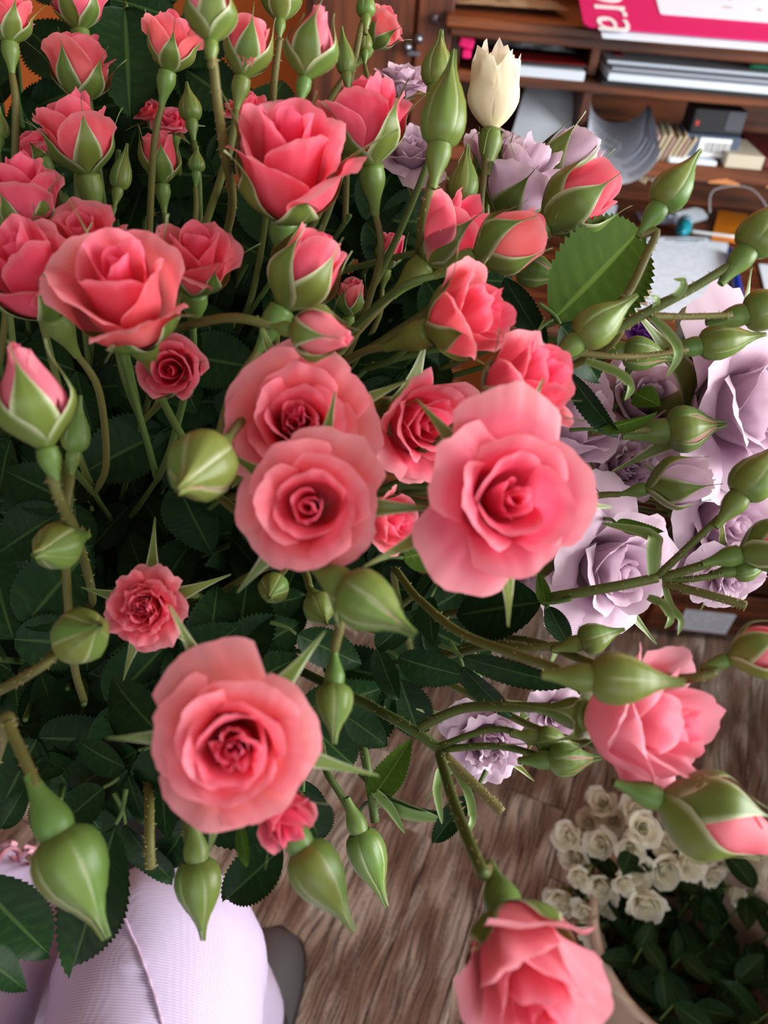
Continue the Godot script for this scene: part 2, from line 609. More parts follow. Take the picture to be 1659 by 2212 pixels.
func build_desk_clutter() -> void:
	var a: Array
	# unseen counter added on the right to shade the floor bucket and boards
	var wc := thing("added_shade_counter", "brown wooden counter added out of view right of the bouquet for shade", "counter", moved(1.25, 0, -0.25))
	part("body", cbox(Vector3(0.50, 0.88, 1.66), 0.004), M.desk, wc, moved(0.02, 0.44, 0))
	part("worktop", cbox(Vector3(0.56, 0.04, 1.72), 0.006), M.desk, wc, moved(0, 0.90, 0))
	# the magenta sign on top, leaning back
	var tilt := Basis(Vector3.UP, deg_to_rad(3.0)) * Basis(Vector3.RIGHT, deg_to_rad(20.0))
	var sign_at := Transform3D(tilt, Vector3(0.252, 1.152, -1.49))
	var sg := thing("sign_board", "magenta cardboard sign with white panel lying on top of the desk shelves", "sign", sign_at)
	part("board", slab(rounded_rect(0.0, 0.62, -0.36, 0.0, 0.012), 0.003), M.magenta, sg)
	var pm := plain(Color.WHITE, 0.6)
	pm.albedo_texture = print_tex(256, 160, 9, Color(0.62, 0.64, 0.68), 21)
	part("white_panel", slab(rounded_rect(0.132, 0.59, -0.33, -0.052, 0.004), 0.001), pm, sg, moved(0, 0.0022, 0))
	var tm := TextMesh.new()
	var font := SystemFont.new()
	font.font_names = PackedStringArray(["Droid Sans"])
	tm.font = font
	tm.text = "ora"
	tm.font_size = 64
	tm.pixel_size = 0.0015
	tm.depth = 0.0012
	part("lettering", tm, M.white, sg, Transform3D(Basis(Vector3.UP, -PI / 2) * Basis(Vector3.RIGHT, -PI / 2), Vector3(0.056, 0.0022, -0.055)))
	part("price_strip", slab(rounded_rect(0.03, 0.62, -0.004, 0.02, 0.002), 0.002), M.paper, sg, moved(0, -0.006, -0.004))
	# worn tissue paper left of the sign, on the top board
	solo("torn_paper", crumple(0.20, 0.10, 0.012, 3), plain(Color(0.68, 0.58, 0.45), 0.8), "torn scrap of tan paper on the desk's top board", "paper", moved(0.14, 1.156, -1.66, 8))
	# left compartment
	a = span(0.105, 0.285, 1.058, 1.074, -1.575, -1.86, 0.001)
	solo("paperback", a[0], M.paper, "white paperback under the red magazine on the desk shelf", "book", a[1])
	var mg := thing("magazine", "red and black magazine on the desk shelf under a plastic bag", "magazine", moved(0.19, 1.076, -1.70, 4))
	part("cover", cbox(Vector3(0.19, 0.004, 0.21), 0.0008), M.black, mg)
	part("red_band", cbox(Vector3(0.186, 0.0014, 0.075), 0.0004), plain(Color(0.62, 0.04, 0.06), 0.4), mg, moved(0, 0.0024, 0.062))
	var clear := plain(Color(0.85, 0.87, 0.9, 0.45), 0.2)
	clear.transparency = BaseMaterial3D.TRANSPARENCY_ALPHA
	solo("plastic_bag", crumple(0.18, 0.10, 0.022, 8), clear, "crumpled clear plastic bag lying on the red magazine", "bag", moved(0.19, 1.09, -1.70, -6))
	var neon := plain(Color(0.95, 0.03, 0.45), 0.6)
	a = span(-0.013, 0.013, -0.009, 0.009, -0.006, 0.006, 0.004)
	solo("sticky_note", a[0], neon, "larger neon pink tab stuck beside the red magazine", "note", Transform3D(Basis(Vector3.BACK, -0.2), Vector3(0.072, 1.101, -1.585)))
	a = span(-0.008, 0.008, -0.007, 0.007, -0.005, 0.005, 0.003)
	solo("sticky_note", a[0], neon, "smaller neon pink tab just above the shelf edge", "note", moved(0.074, 1.084, -1.583))
	# right compartment: papers on a black tray
	a = span(0.314, 0.92, 1.058, 1.064, -1.565, -1.88, 0.002)
	solo("paper_tray", a[0], M.black, "flat black tray under the stack of white papers", "tray", a[1])
	a = span(0.325, 0.90, 1.064, 1.076, -1.57, -1.87, 0.001)
	solo("paper_stack", a[0], M.paper, "thick stack of white paper on the black tray", "paper", a[1])
	a = span(0.335, 0.90, 1.0765, 1.080, -1.60, -1.88, 0.001)
	solo("notepad", a[0], M.paper_grey, "grey wire-bound notepad between the white papers", "notepad", a[1])
	a = span(0.33, 0.88, 1.0805, 1.086, -1.63, -1.88, 0.001)
	var env := thing("envelope", "white envelope with a red stamp on top of the paper stack", "envelope", a[1])
	part("body", a[0], M.paper, env)
	part("stamp", cbox(Vector3(0.018, 0.001, 0.05), 0.0003), plain(Color(0.8, 0.12, 0.1), 0.6), env, moved(-0.245, 0.0032, 0.05))
	var st := thing("coupon_strip", "strip of small printed coupons in yellow and red on the papers", "coupon", moved(0.66, 1.0868, -1.79, -2))
	part("strip", cbox(Vector3(0.40, 0.0012, 0.05), 0.0003), M.paper_grey, st)
	for k in 7:
		part("coupon", cbox(Vector3(0.042, 0.001, 0.04), 0.0003), M.paper_grey, st, moved(-0.17 + k * 0.056, 0.0012, 0))
		part("margin", cbox(Vector3(0.008, 0.0012, 0.042), 0.0003), plain([Color(0.75, 0.55, 0.1), Color(0.6, 0.08, 0.12)][k % 2], 0.6), st, moved(-0.142 + k * 0.056, 0.0012, 0))
	solo("green_pen", tube([Vector3(0.595, 1.092, -1.655), Vector3(0.60, 1.092, -1.655), Vector3(0.72, 1.092, -1.665), Vector3(0.74, 1.092, -1.667)], [0.003, 0.0048, 0.0048, 0.002], 10, 3), plain(Color(0.02, 0.42, 0.30), 0.35), "green pen lying on the white papers", "pen")
	# pigeonhole below
	solo("letter_sheet", bent_sheet(Vector3(0.16, 0.935, -1.52), Vector3(0.285, 0.935, -1.52), Vector3(0.30, 1.03, -1.76), Vector3(0.21, 1.03, -1.76), -0.01), M.paper, "white sheet sloping out of the pigeonhole beside the curled papers", "paper")
	for k in 6:
		solo("curled_paper", trough(k), M.paper if k % 2 == 0 else M.paper_grey, ["lowest", "second lowest", "third lowest", "fourth lowest", "fifth lowest", "innermost"][k] + " sheet of the curled U-shaped sheaf in the pigeonhole", "paper", Transform3D(), "curled sheaf of papers")
	for k in 8:
		a = span(-0.0022, 0.0022, 0, 0.085 + 0.006 * (k % 3), -0.06, 0.06, 0.0006)
		var nm: String = ["leftmost", "second", "third", "fourth", "fifth", "sixth", "seventh", "rightmost"][k]
		solo("card", a[0], M.cream_card if k % 3 else plain(Color(0.72, 0.60, 0.55), 0.8), nm + " upright card of the row leaning beside the curled papers", "card", Transform3D(Basis(Vector3.UP, deg_to_rad(-8.0)) * Basis(Vector3.BACK, deg_to_rad(-14.0 - k)), Vector3(0.452 + 0.0088 * k, 0.932, -1.67)), "cards standing in the pigeonhole")
	var bx := thing("carton", "small blue-grey carton with a white barcode label on the shelf", "box", moved(0.557, 0.963, -1.66, 2))
	part("body", cbox(Vector3(0.106, 0.042, 0.07), 0.002), plain(Color(0.25, 0.31, 0.39), 0.5), bx, moved(0, -0.006, 0))
	var im := Image.create(96, 56, false, Image.FORMAT_RGB8)
	im.fill(Color(0.9, 0.9, 0.9))
	var x := 16
	var widths := [1, 2, 1, 3, 1, 1, 2, 3, 1, 2]
	for k in 22:
		var w: int = widths[k % 10]
		im.fill_rect(Rect2i(x, 12, w, 32), Color(0.12, 0.12, 0.14))
		x += w + 1 + (k * 7) % 3
	var bm := plain(Color.WHITE, 0.6)
	bm.albedo_texture = ImageTexture.create_from_image(im)
	part("barcode_label", slab(rounded_rect(-0.03, 0.03, -0.0165, 0.0165, 0.001), 0.0008), bm, bx, Transform3D(Basis(Vector3.RIGHT, PI / 2), Vector3(0.006, -0.006, 0.0355)))
	var cb := thing("carton", "dark navy carton stacked on the blue-grey barcode carton", "box", moved(0.561, 0.9995, -1.665, 2))
	part("body", cbox(Vector3(0.098, 0.043, 0.06), 0.002), plain(Color(0.045, 0.055, 0.085), 0.45), cb)
	part("orange_dot", cbox(Vector3(0.006, 0.008, 0.001), 0.0003), plain(Color(0.75, 0.2, 0.06), 0.6), cb, moved(-0.04, -0.004, 0.0305))
	part("printed_panel", cbox(Vector3(0.034, 0.034, 0.001), 0.0003), plain(Color(0.25, 0.26, 0.3), 0.6), cb, moved(0.03, 0.003, 0.0305))
	a = span(0.585, 0.655, 0.931, 0.955, -1.60, -1.72, 0.001)
	solo("card_box", a[0], plain(Color(0.74, 0.70, 0.62), 0.7), "low cream card box standing right of the barcode carton", "box", a[1])
	a = span(0.665, 0.80, 0.931, 0.95, -1.62, -1.8, 0.001)
	solo("red_notebook", a[0], plain(Color(0.35, 0.05, 0.07), 0.5), "dark red notebook at the shelf's right end", "notebook", a[1])
	a = span(0.48, 0.57, 0.931, 0.939, -1.60, -1.70, 0.001)
	solo("folded_leaflet", a[0], M.paper, "folded white leaflet under the barcode carton", "leaflet", a[1])
	# on the desktop
	var form := plain(Color.WHITE, 0.8, 0.3)
	form.albedo_texture = print_tex(256, 512, 22, Color(0.74, 0.77, 0.83), 4, true, true)
	var q := PackedVector2Array([Vector2(0.497, -1.655), Vector2(0.675, -1.69), Vector2(0.560, -1.28), Vector2(0.385, -1.30)])
	solo("order_form", quad_paper(q, 0.7672, 0.003), form, "printed white form with a bold heading lying on the desktop", "form")
	solo("order_form", quad_paper(PackedVector2Array([Vector2(0.70, -1.56), Vector2(0.86, -1.56), Vector2(0.80, -1.24), Vector2(0.63, -1.24)]), 0.767, 0.002), M.paper, "second white sheet at the desk's edge right of the blue pen", "paper")
	solo("blue_pen", tube([Vector3(0.650, 0.7765, -1.60), Vector3(0.646, 0.7765, -1.575), Vector3(0.602, 0.7765, -1.37), Vector3(0.594, 0.7765, -1.34)], [0.003, 0.0075, 0.0085, 0.007], 10, 3), plain(Color(0.02, 0.20, 0.62), 0.3), "blue pen lying along the right edge of the form", "pen")
	solo("yellow_card", quad_paper(PackedVector2Array([Vector2(0.70, -1.86), Vector2(0.765, -1.85), Vector2(0.70, -1.655), Vector2(0.63, -1.66)]), 0.769, 0.004), plain(Color(0.90, 0.52, 0.02), 0.6), "bright yellow card lying on the dark desktop", "card")
	var tag := thing("price_tag", "white swing tag with a looped string on the desktop", "tag", moved(0.625, 0.772, -1.80, 38))
	part("ticket", slab(PackedVector2Array([Vector2(-0.045, -0.02), Vector2(0.03, -0.02), Vector2(0.045, -0.01), Vector2(0.045, 0.01), Vector2(0.03, 0.02), Vector2(-0.045, 0.02)]), 0.0015), M.paper, tag, Transform3D(Basis(Vector3.RIGHT, deg_to_rad(25.0)), Vector3.ZERO))
	part("string", tube([Vector3(0.03, 0.01, 0.02), Vector3(0.05, 0.05, 0.0), Vector3(0.11, 0.06, 0.05), Vector3(0.13, 0.01, 0.12)], [0.0016, 0.0016, 0.0016, 0.0016], 6, 5), M.white, tag)
	solo("string_end", tube([Vector3(0.60, 0.772, -1.70), Vector3(0.65, 0.775, -1.685), Vector3(0.69, 0.776, -1.68), Vector3(0.73, 0.774, -1.71)], [0.004, 0.004, 0.004, 0.004], 8, 4), M.white, "short white string lying across the yellow card", "string")
	var pk := thing("sweet_packet", "small packet in pale blue with pink and blue print above the form", "packet", moved(0.545, 0.775, -1.76, 10))
	part("wrapper", crumple(0.10, 0.07, 0.012, 14), plain(Color(0.70, 0.74, 0.82), 0.3), pk)
	part("print", cbox(Vector3(0.012, 0.002, 0.03), 0.0006), plain(Color(0.8, 0.08, 0.3), 0.5), pk, moved(-0.025, 0.012, 0.01))
	part("print", cbox(Vector3(0.012, 0.002, 0.03), 0.0006), plain(Color(0.2, 0.25, 0.7), 0.5), pk, moved(-0.005, 0.012, 0.01))
	var bt := thing("bottle", "little clear bottle with turquoise content behind the form", "bottle", Transform3D(Basis(Vector3.RIGHT, PI / 2) * Basis(Vector3.BACK, 0.3), Vector3(0.585, 0.785, -1.72)))
	part("body", lathe([Vector2(0, 0), Vector2(0.014, 0.001), Vector2(0.016, 0.006), Vector2(0.016, 0.05), Vector2(0.008, 0.06), Vector2(0.008, 0.07), Vector2(0, 0.071)], 18), plain(Color(0.12, 0.55, 0.62), 0.15), bt)
	part("label", lathe([Vector2(0.0163, 0.012), Vector2(0.0166, 0.013), Vector2(0.0166, 0.032), Vector2(0.0163, 0.033)], 18), plain(Color(0.6, 0.75, 0.82), 0.4), bt)
	a = span(0.40, 0.44, 0.766, 0.80, -1.74, -1.76, 0.001)
	solo("white_box", a[0], M.paper_grey, "small pale box in the dark recess under the lower shelf", "box", a[1])

func rounded_rect(x0: float, x1: float, z0: float, z1: float, r: float) -> PackedVector2Array:
	var o := PackedVector2Array()
	for k in [[x1 - r, z0 + r, -PI / 2], [x1 - r, z1 - r, 0.0], [x0 + r, z1 - r, PI / 2], [x0 + r, z0 + r, PI]]:
		for i in 5:
			var a: float = k[2] + i * PI / 8
			o.append(Vector2(k[0] + r * cos(a), k[1] + r * sin(a)))
	return o

func crumple(w: float, d: float, h: float, seed_: int) -> ArrayMesh:
	var v := PackedVector3Array()
	var c := PackedColorArray()
	for j in 15:
		for i in 21:
			var x := (i / 20.0 - 0.5) * w
			var z := (j / 14.0 - 0.5) * d
			var y := absf(fine.get_noise_3d(x * 40.0, z * 40.0, seed_ * 7.0)) * h * 2.0 * smooth(1.0, 0.6, absf(x) * 2 / w) * smooth(1.0, 0.5, absf(z) * 2 / d)
			v.append(Vector3(x + fine.get_noise_2d(z * 50.0, seed_) * 0.01, y, z + fine.get_noise_2d(x * 50.0, seed_ + 3.0) * 0.01))
			c.append(Color.WHITE)
	return sheet(v, 20, 14, c)

func bent_sheet(a: Vector3, b: Vector3, c: Vector3, d: Vector3, sag: float) -> ArrayMesh:
	var v := PackedVector3Array()
	var col := PackedColorArray()
	for j in 9:
		for i in 7:
			var u := i / 6.0
			var t := j / 8.0
			v.append(a.lerp(b, u).lerp(d.lerp(c, u), t) + Vector3(0, sag * sin(PI * t) + 0.004 * sin(PI * u), 0))
			col.append(Color.WHITE)
	return sheet(v, 6, 8, col)

func trough(k: int) -> ArrayMesh:
	var v := PackedVector3Array()
	var col := PackedColorArray()
	var r := 0.062 - k * 0.0016
	for j in 9:
		var t := j / 8.0
		var z := lerpf(-1.475 - k * 0.020, -1.74, t)
		var axis := Vector3(lerpf(0.362, 0.392, t), lerpf(0.982, 1.0, t) + 0.000 * k, z)
		for i in 17:
			var a := lerpf(-PI * 0.98, -PI * 0.02, i / 16.0)
			var wob := 1.0 + 0.03 * sin(t * 3.0 + k)
			v.append(axis + Vector3(cos(a) * r * wob, sin(a) * r * (1.0 - 0.25 * t) + 0.0 * k, 0))
			col.append(Color.WHITE)
	return sheet(v, 16, 8, col)

func quad_paper(q: PackedVector2Array, y: float, lift: float) -> ArrayMesh:
	var v := PackedVector3Array()
	var c := PackedColorArray()
	var uv := PackedVector2Array()
	for j in 9:
		for i in 9:
			var u := i / 8.0
			var t := j / 8.0
			var p := q[0].lerp(q[1], u).lerp(q[3].lerp(q[2], u), t)
			v.append(Vector3(p.x, y + lift * (0.4 + 0.6 * absf(fine.get_noise_2d(p.x * 9.0, p.y * 9.0))), p.y))
			c.append(Color.WHITE)
			uv.append(Vector2(u, t))
	return sheet(v, 8, 8, c, uv)

# ------------------------------------------------------------------ plant pieces
func make_leaflets() -> void:
	for k in 4:
		leaflets.append(leaflet_mesh(k, false))
	for k in 2:
		leaflets.append(leaflet_mesh(k + 10, true))

# a serrated leaflet 1 long, lying along +z from its base, face up
func leaflet_mesh(k: int, young: bool) -> ArrayMesh:
	var rows := 40
	var us := [-1.0, -0.86, -0.55, -0.26, -0.07, -0.03, 0.03, 0.07, 0.26, 0.55, 0.86, 1.0]
	var v := PackedVector3Array()
	var c := PackedColorArray()
	var wide: float = [0.30, 0.265, 0.32, 0.28][k % 4]
	var deep := Color(0.009, 0.027, 0.008) if not young else Color(0.036, 0.072, 0.008)
	var rib := Color(0.045, 0.085, 0.027) if not young else Color(0.10, 0.16, 0.03)
	for j in rows + 1:
		var s := float(j) / rows
		var w := wide * 2.62 * pow(s, 0.62) * pow(maxf(0.0, 1.0 - s), 0.86)
		w = maxf(w, 0.004)
		for u in us:
			var au := absf(u)
			var tooth := (1.0 if j % 2 == 0 else 0.90) if au == 1.0 else 1.0
			var x: float = u * w * tooth
			var vein := cos(TAU * (s * 8.0 - au * 1.6)) * (1.0 - au) * smooth(0.0, 0.2, au)
			var y := -0.16 * s * s + 0.28 * w * pow(au, 1.4) + vein * 0.006 + 0.03 * sin(s * 6.0 + k) * au
			if k % 2 == 1:
				y += 0.05 * sin(s * 4.0) * u
			v.append(Vector3(x, y, s + (0.012 if au == 1.0 and j % 2 == 0 else 0.0)))
			var cc := deep.lerp(rib, 0.8 if au < 0.05 else clampf(0.22 * maxf(0.0, vein) + 0.25 * fine.get_noise_2d(x * 14.0 + k * 5.0, s * 14.0), 0.0, 1.0))
			c.append(cc)
	return sheet(v, us.size() - 1, rows, c)

# one petal; all lengths in metres. sp: R r0 Ht flare drop lean close w flat tuck curl point round wave theta
func petal_mesh(sp: Dictionary, nu: int, nv: int, pal: Array) -> ArrayMesh:
	var v := PackedVector3Array()
	var c := PackedColorArray()
	var k: float = sp.k
	var ca := cos(sp.theta)
	var sa := sin(sp.theta)
	var er := Vector3(ca, 0, sa)
	var et := Vector3(-sa, 0, ca)
	var pointed: bool = sp.get("pointed", false)
	var ph: float = sp.theta * 3.7
	var tail: float = sp.get("tail", 0.0)
	var sway: float = sp.get("sway", 0.0)
	var seedx: float = sp.theta * 13.0
	for j in nv + 1:
		for i in nu + 1:
			var u := 2.0 * i / nu - 1.0
			var au := absf(u)
			var t := float(j) / nv
			var top: float = 1.0 - sp.round * pow(au, 2.6) + sp.point * exp(-pow(u / 0.16, 2.0))
			top += sp.get("ragged", 0.0) * fine.get_noise_2d(u * 2.6 + seedx, 3.0)
			var s := t if pointed else t * top
			var rise := sin(minf(s / 0.5, 1.0) * PI / 2)
			var r: float = sp.r0 + (sp.R - sp.r0) * rise
			r *= 1.0 - sp.close * smooth(0.42, 1.05, s)
			var sf := s if pointed else lerpf(s, t, 0.6)
			r += sp.lean * s + sp.flare * pow(maxf(0.0, sf - 0.42) / 0.58, 1.8)
			var h: float = sp.Ht * s - sp.drop * pow(maxf(0.0, sf - 0.5) / 0.5, 2.2)
			var w: float
			if pointed:
				w = sp.w * (lerpf(0.55, 1.0, smooth(0.0, 0.22, s)) * pow(maxf(0.0, 1.0 - smooth(0.15, sp.get("taper", 0.80), s)), 0.8) + 0.085 * (1.0 - s * 0.8) * smooth(0.0, 0.4, s))
				r += tail * pow(maxf(0.0, s - 0.55) / 0.45, 1.6)
			else:
				w = sp.w * (0.25 + 0.75 * smooth(0.0, 0.55, s))
			r += sp.get("roll", 0.0) * pow(maxf(0.0, t - 0.8) / 0.2, 2.0)
			var rc: float = maxf(r, 0.02 * k) + sp.flat
			w = minf(w, rc * 2.7)
			var x: float = rc * sin(clampf(u * w / rc, -3.0, 3.0))
			var rad: float = r - rc * (1.0 - cos(u * w / rc))
			rad += sp.tuck * u * smooth(0.1, 0.6, s)
			rad += sp.curl * pow(maxf(0.0, au - 0.35) / 0.65, 2.0) * s * s
			var wob := fine.get_noise_3d(u * 1.5 + seedx, s * 2.2, ph)
			rad += sp.wave * wob * s * s
			h += sp.wave * 0.8 * fine.get_noise_3d(u * 1.7, s * 1.9 + seedx, ph + 5.0) * s * s
			x += sway * pow(s, 2.0)
			v.append(er * rad + et * x + Vector3(0, h, 0))
			var cc: Color
			if pointed:
				cc = pal[0].lerp(pal[1], smooth(0.72, 0.98, au) * smooth(0.02, 0.2, s))
				cc = cc.lerp(pal[2], smooth(0.25, 0.0, au) * 0.5)
			else:
				cc = pal[0].lerp(pal[1], smooth(0.06, 0.30, s))
				var edge := maxf(smooth(0.84, 1.0, t), smooth(0.84, 1.0, au) * smooth(0.3, 0.8, s))
				cc = cc.lerp(pal[2], edge * 0.9)
				var streak := fine.get_noise_2d(u * 9.0 + seedx, s * 1.1)
				cc = cc.lerp(pal[2], clampf(streak * 0.4, 0.0, 0.25))
				cc = cc.lerp(pal[3], clampf(-streak * 0.55, 0.0, 0.4))
			c.append(cc)
	return sheet(v, nu, nv, c)

# petal palettes: base, body, rim, streak (linear)
const PINK := [Color(0.88, 0.68, 0.44), Color(0.91, 0.15, 0.195), Color(0.95, 0.38, 0.43), Color(0.88, 0.09, 0.14)]
const LILAC := [Color(0.76, 0.72, 0.58), Color(0.63, 0.44, 0.56), Color(0.73, 0.58, 0.67), Color(0.53, 0.33, 0.45)]
const CREAM := [Color(0.86, 0.80, 0.55), Color(0.90, 0.84, 0.66), Color(0.93, 0.89, 0.76), Color(0.78, 0.62, 0.36)]
const WHITE := [Color(0.84, 0.82, 0.52), Color(0.89, 0.86, 0.70), Color(0.92, 0.90, 0.80), Color(0.86, 0.78, 0.54)]
const PURPLE := [Color(0.30, 0.12, 0.42), Color(0.22, 0.05, 0.50), Color(0.36, 0.14, 0.62), Color(0.16, 0.03, 0.36)]
const SEPAL := [Color(0.092, 0.155, 0.028), Color(0.44, 0.47, 0.29), Color(0.13, 0.20, 0.04)]
const STEM := Color(0.070, 0.118, 0.028)
const STEM_BROWN := Color(0.125, 0.105, 0.032)
const GREEN := Color(0.10, 0.19, 0.04)
const OLIVE := Color(0.15, 0.16, 0.03)

# petals of one bloom as parts of head; k is its diameter in metres
func petals_into(head: Node3D, kind: String, k: float, pal: Array, mat: Material, spread := 1.0, nu := 12, nv := 11, count := 0) -> void:
	var n: int = {"open": 16, "full": 26, "goblet": 15, "cup": 12, "half": 10, "bud": 7}[kind]
	if count:
		n = count
	var start := rng.randf() * TAU
	var pink := pal == PINK
	if pink:
		var hue := rng.randf_range(-1.0, 1.0)
		var to := Color(0.89, 0.27, 0.23) if hue < 0.0 else Color(0.86, 0.15, 0.29)
		pal = [pal[0], pal[1].lerp(to, absf(hue) * 0.6), pal[2].lerp(Color(0.96, 0.50, 0.54), rng.randf() * 0.5), pal[3].lerp(to, absf(hue) * 0.4)]
		for q in [1, 2, 3]:
			pal[q] = pal[q].lerp(Color(0.94, 0.46, 0.55), fade)
	for i in n:
		var t := float(i) / (n - 1)
		var sp := {"k": k, "theta": start + i * GOLD + rng.randf_range(-0.16, 0.16), "r0": 0.025 * k, "close": 0.0, "lean": 0.0, "point": 0.0, "round": 0.30, "tuck": 0.035 * k * (1.0 if t < 0.8 else 0.4), "curl": 0.0, "wave": 0.03 * k * (0.6 + t)}
		var jit := rng.randf_range(0.93, 1.07)
		if kind == "open":
			# a coiled heart, a ring of standing petals, and broad outer petals folded back
			var ring := 0.0 if t < 0.34 else 1.0 if t < 0.66 else 2.0
			var f := fposmod(t * 3.0, 1.0) if t < 1.0 else 1.0
			if ring == 0.0:
				sp.R = lerpf(0.02, 0.11, f) * k
				sp.flare = 0.01 * k
				sp.Ht = lerpf(0.52, 0.50, f) * k
				sp.drop = 0.0
				sp.w = lerpf(0.08, 0.20, f) * k
				sp.flat = 0.0
			elif ring == 1.0:
				sp.R = lerpf(0.135, 0.20, f) * k * jit
				sp.flare = lerpf(0.03, 0.13, f) * k * rng.randf_range(0.6, 1.3)
				sp.Ht = lerpf(0.55, 0.53, f) * k * rng.randf_range(0.95, 1.05)
				sp.drop = 0.04 * k * f
				sp.w = lerpf(0.24, 0.33, f) * k
				sp.flat = 0.03 * k
			else:
				sp.R = lerpf(0.205, 0.25, f) * k * jit
				sp.flare = lerpf(0.17, 0.30, f) * k * spread * rng.randf_range(0.8, 1.15)
				sp.Ht = lerpf(0.52, 0.44, f) * k * rng.randf_range(0.94, 1.06)
				sp.drop = lerpf(0.08, 0.22, f) * k * spread * rng.randf_range(0.5, 1.3)
				sp.w = lerpf(0.33, 0.37, f) * k
				sp.flat = 0.10 * k
			sp.curl = 0.05 * k * t * t
			sp.point = rng.randf_range(-0.02, 0.11) if ring > 0.0 else 0.0
			sp.round = rng.randf_range(0.16, 0.30)
			sp.wave = (0.08 * k if n > 18 and ring == 0.0 else 0.032 * k * (0.5 + t))
			sp.roll = 0.05 * k * t
		elif kind == "full":
			sp.R = (0.018 + 0.205 * pow(t, 0.9)) * k * jit
			sp.flare = 0.27 * k * pow(maxf(0.0, t - 0.22) / 0.78, 1.7) * jit * spread
			sp.Ht = (0.47 + 0.07 * smooth(0.0, 0.45, t) - 0.06 * t) * k * rng.randf_range(0.92, 1.08)
			sp.drop = 0.20 * k * pow(t, 3.2) * spread
			sp.w = lerpf(0.09, 0.28, pow(t, 0.8)) * k
			sp.flat = lerpf(0.0, 0.11, t * t) * k
			sp.curl = 0.035 * k * t * t
			sp.point = rng.randf_range(-0.02, 0.07)
			sp.round = rng.randf_range(0.22, 0.36)
			sp.wave = 0.09 * k
		elif kind == "goblet":
			sp.R = (0.025 + 0.275 * pow(t, 0.95)) * k * jit
			sp.flare = 0.22 * k * pow(maxf(0.0, t - 0.1) / 0.9, 1.6) * spread * rng.randf_range(0.7, 1.25)
			sp.Ht = (0.60 + 0.12 * smooth(0.0, 0.5, t)) * k * rng.randf_range(0.94, 1.06)
			sp.drop = 0.13 * k * pow(t, 2.4) * spread * rng.randf_range(0.5, 1.4)
			sp.w = lerpf(0.12, 0.40, pow(t, 0.8)) * k
			sp.flat = 0.07 * k * t * t
			sp.curl = 0.06 * k * t * t
			sp.point = rng.randf_range(-0.02, 0.07) if t > 0.35 else 0.0
			sp.round = rng.randf_range(0.16, 0.30)
			sp.wave = 0.05 * k * (0.5 + t)
			sp.roll = 0.05 * k * t
		elif kind == "cup":
			sp.R = (0.03 + 0.345 * pow(t, 0.85)) * k * jit
			sp.flare = 0.16 * k * pow(t, 2.0) * spread * rng.randf_range(0.6, 1.3)
			sp.Ht = (0.86 + 0.08 * sin(t * 5.0)) * k * rng.randf_range(0.92, 1.06)
			sp.drop = 0.07 * k * pow(t, 2.0) * spread
			sp.w = lerpf(0.13, 0.44, pow(t, 0.8)) * k
			sp.flat = 0.04 * k * t
			sp.curl = 0.06 * k * t
			sp.point = rng.randf_range(-0.02, 0.07)
			sp.round = rng.randf_range(0.14, 0.26)
			sp.roll = 0.04 * k * t
			sp.wave = 0.045 * k * (0.5 + t)
		else:
			sp.R = (0.05 + 0.42 * pow(t, 0.8)) * k * jit
			sp.flare = (0.10 if kind == "half" else 0.0) * k * t
			sp.close = (0.34 if kind == "half" else 0.72) * (0.6 + 0.4 * t)
			sp.Ht = (1.28 if kind == "half" else 1.45) * k * rng.randf_range(0.94, 1.04) * (1.0 - 0.06 * t)
			sp.drop = 0.0
			sp.w = lerpf(0.2, 0.62, t) * k
			sp.flat = 0.0
			sp.curl = 0.03 * k
			sp.round = 0.42
		sp.wave *= wild
		sp.ragged = 0.16 * (wild - 1.0)
		var mine := pal
		if pink:
			var o := clampf(t * 1.15 - 0.1 + fade * 0.5, 0.0, 1.0)
			mine = [Color(0.86, 0.16, 0.20).lerp(pal[0], smooth(0.45, 0.9, t)), Color(0.86, 0.075, 0.17).lerp(pal[1], o), Color(0.90, 0.20, 0.32).lerp(pal[2], o), Color(0.82, 0.05, 0.13).lerp(pal[3], o)]
		part("petal", petal_mesh(sp, nu, nv, mine), mat, head)

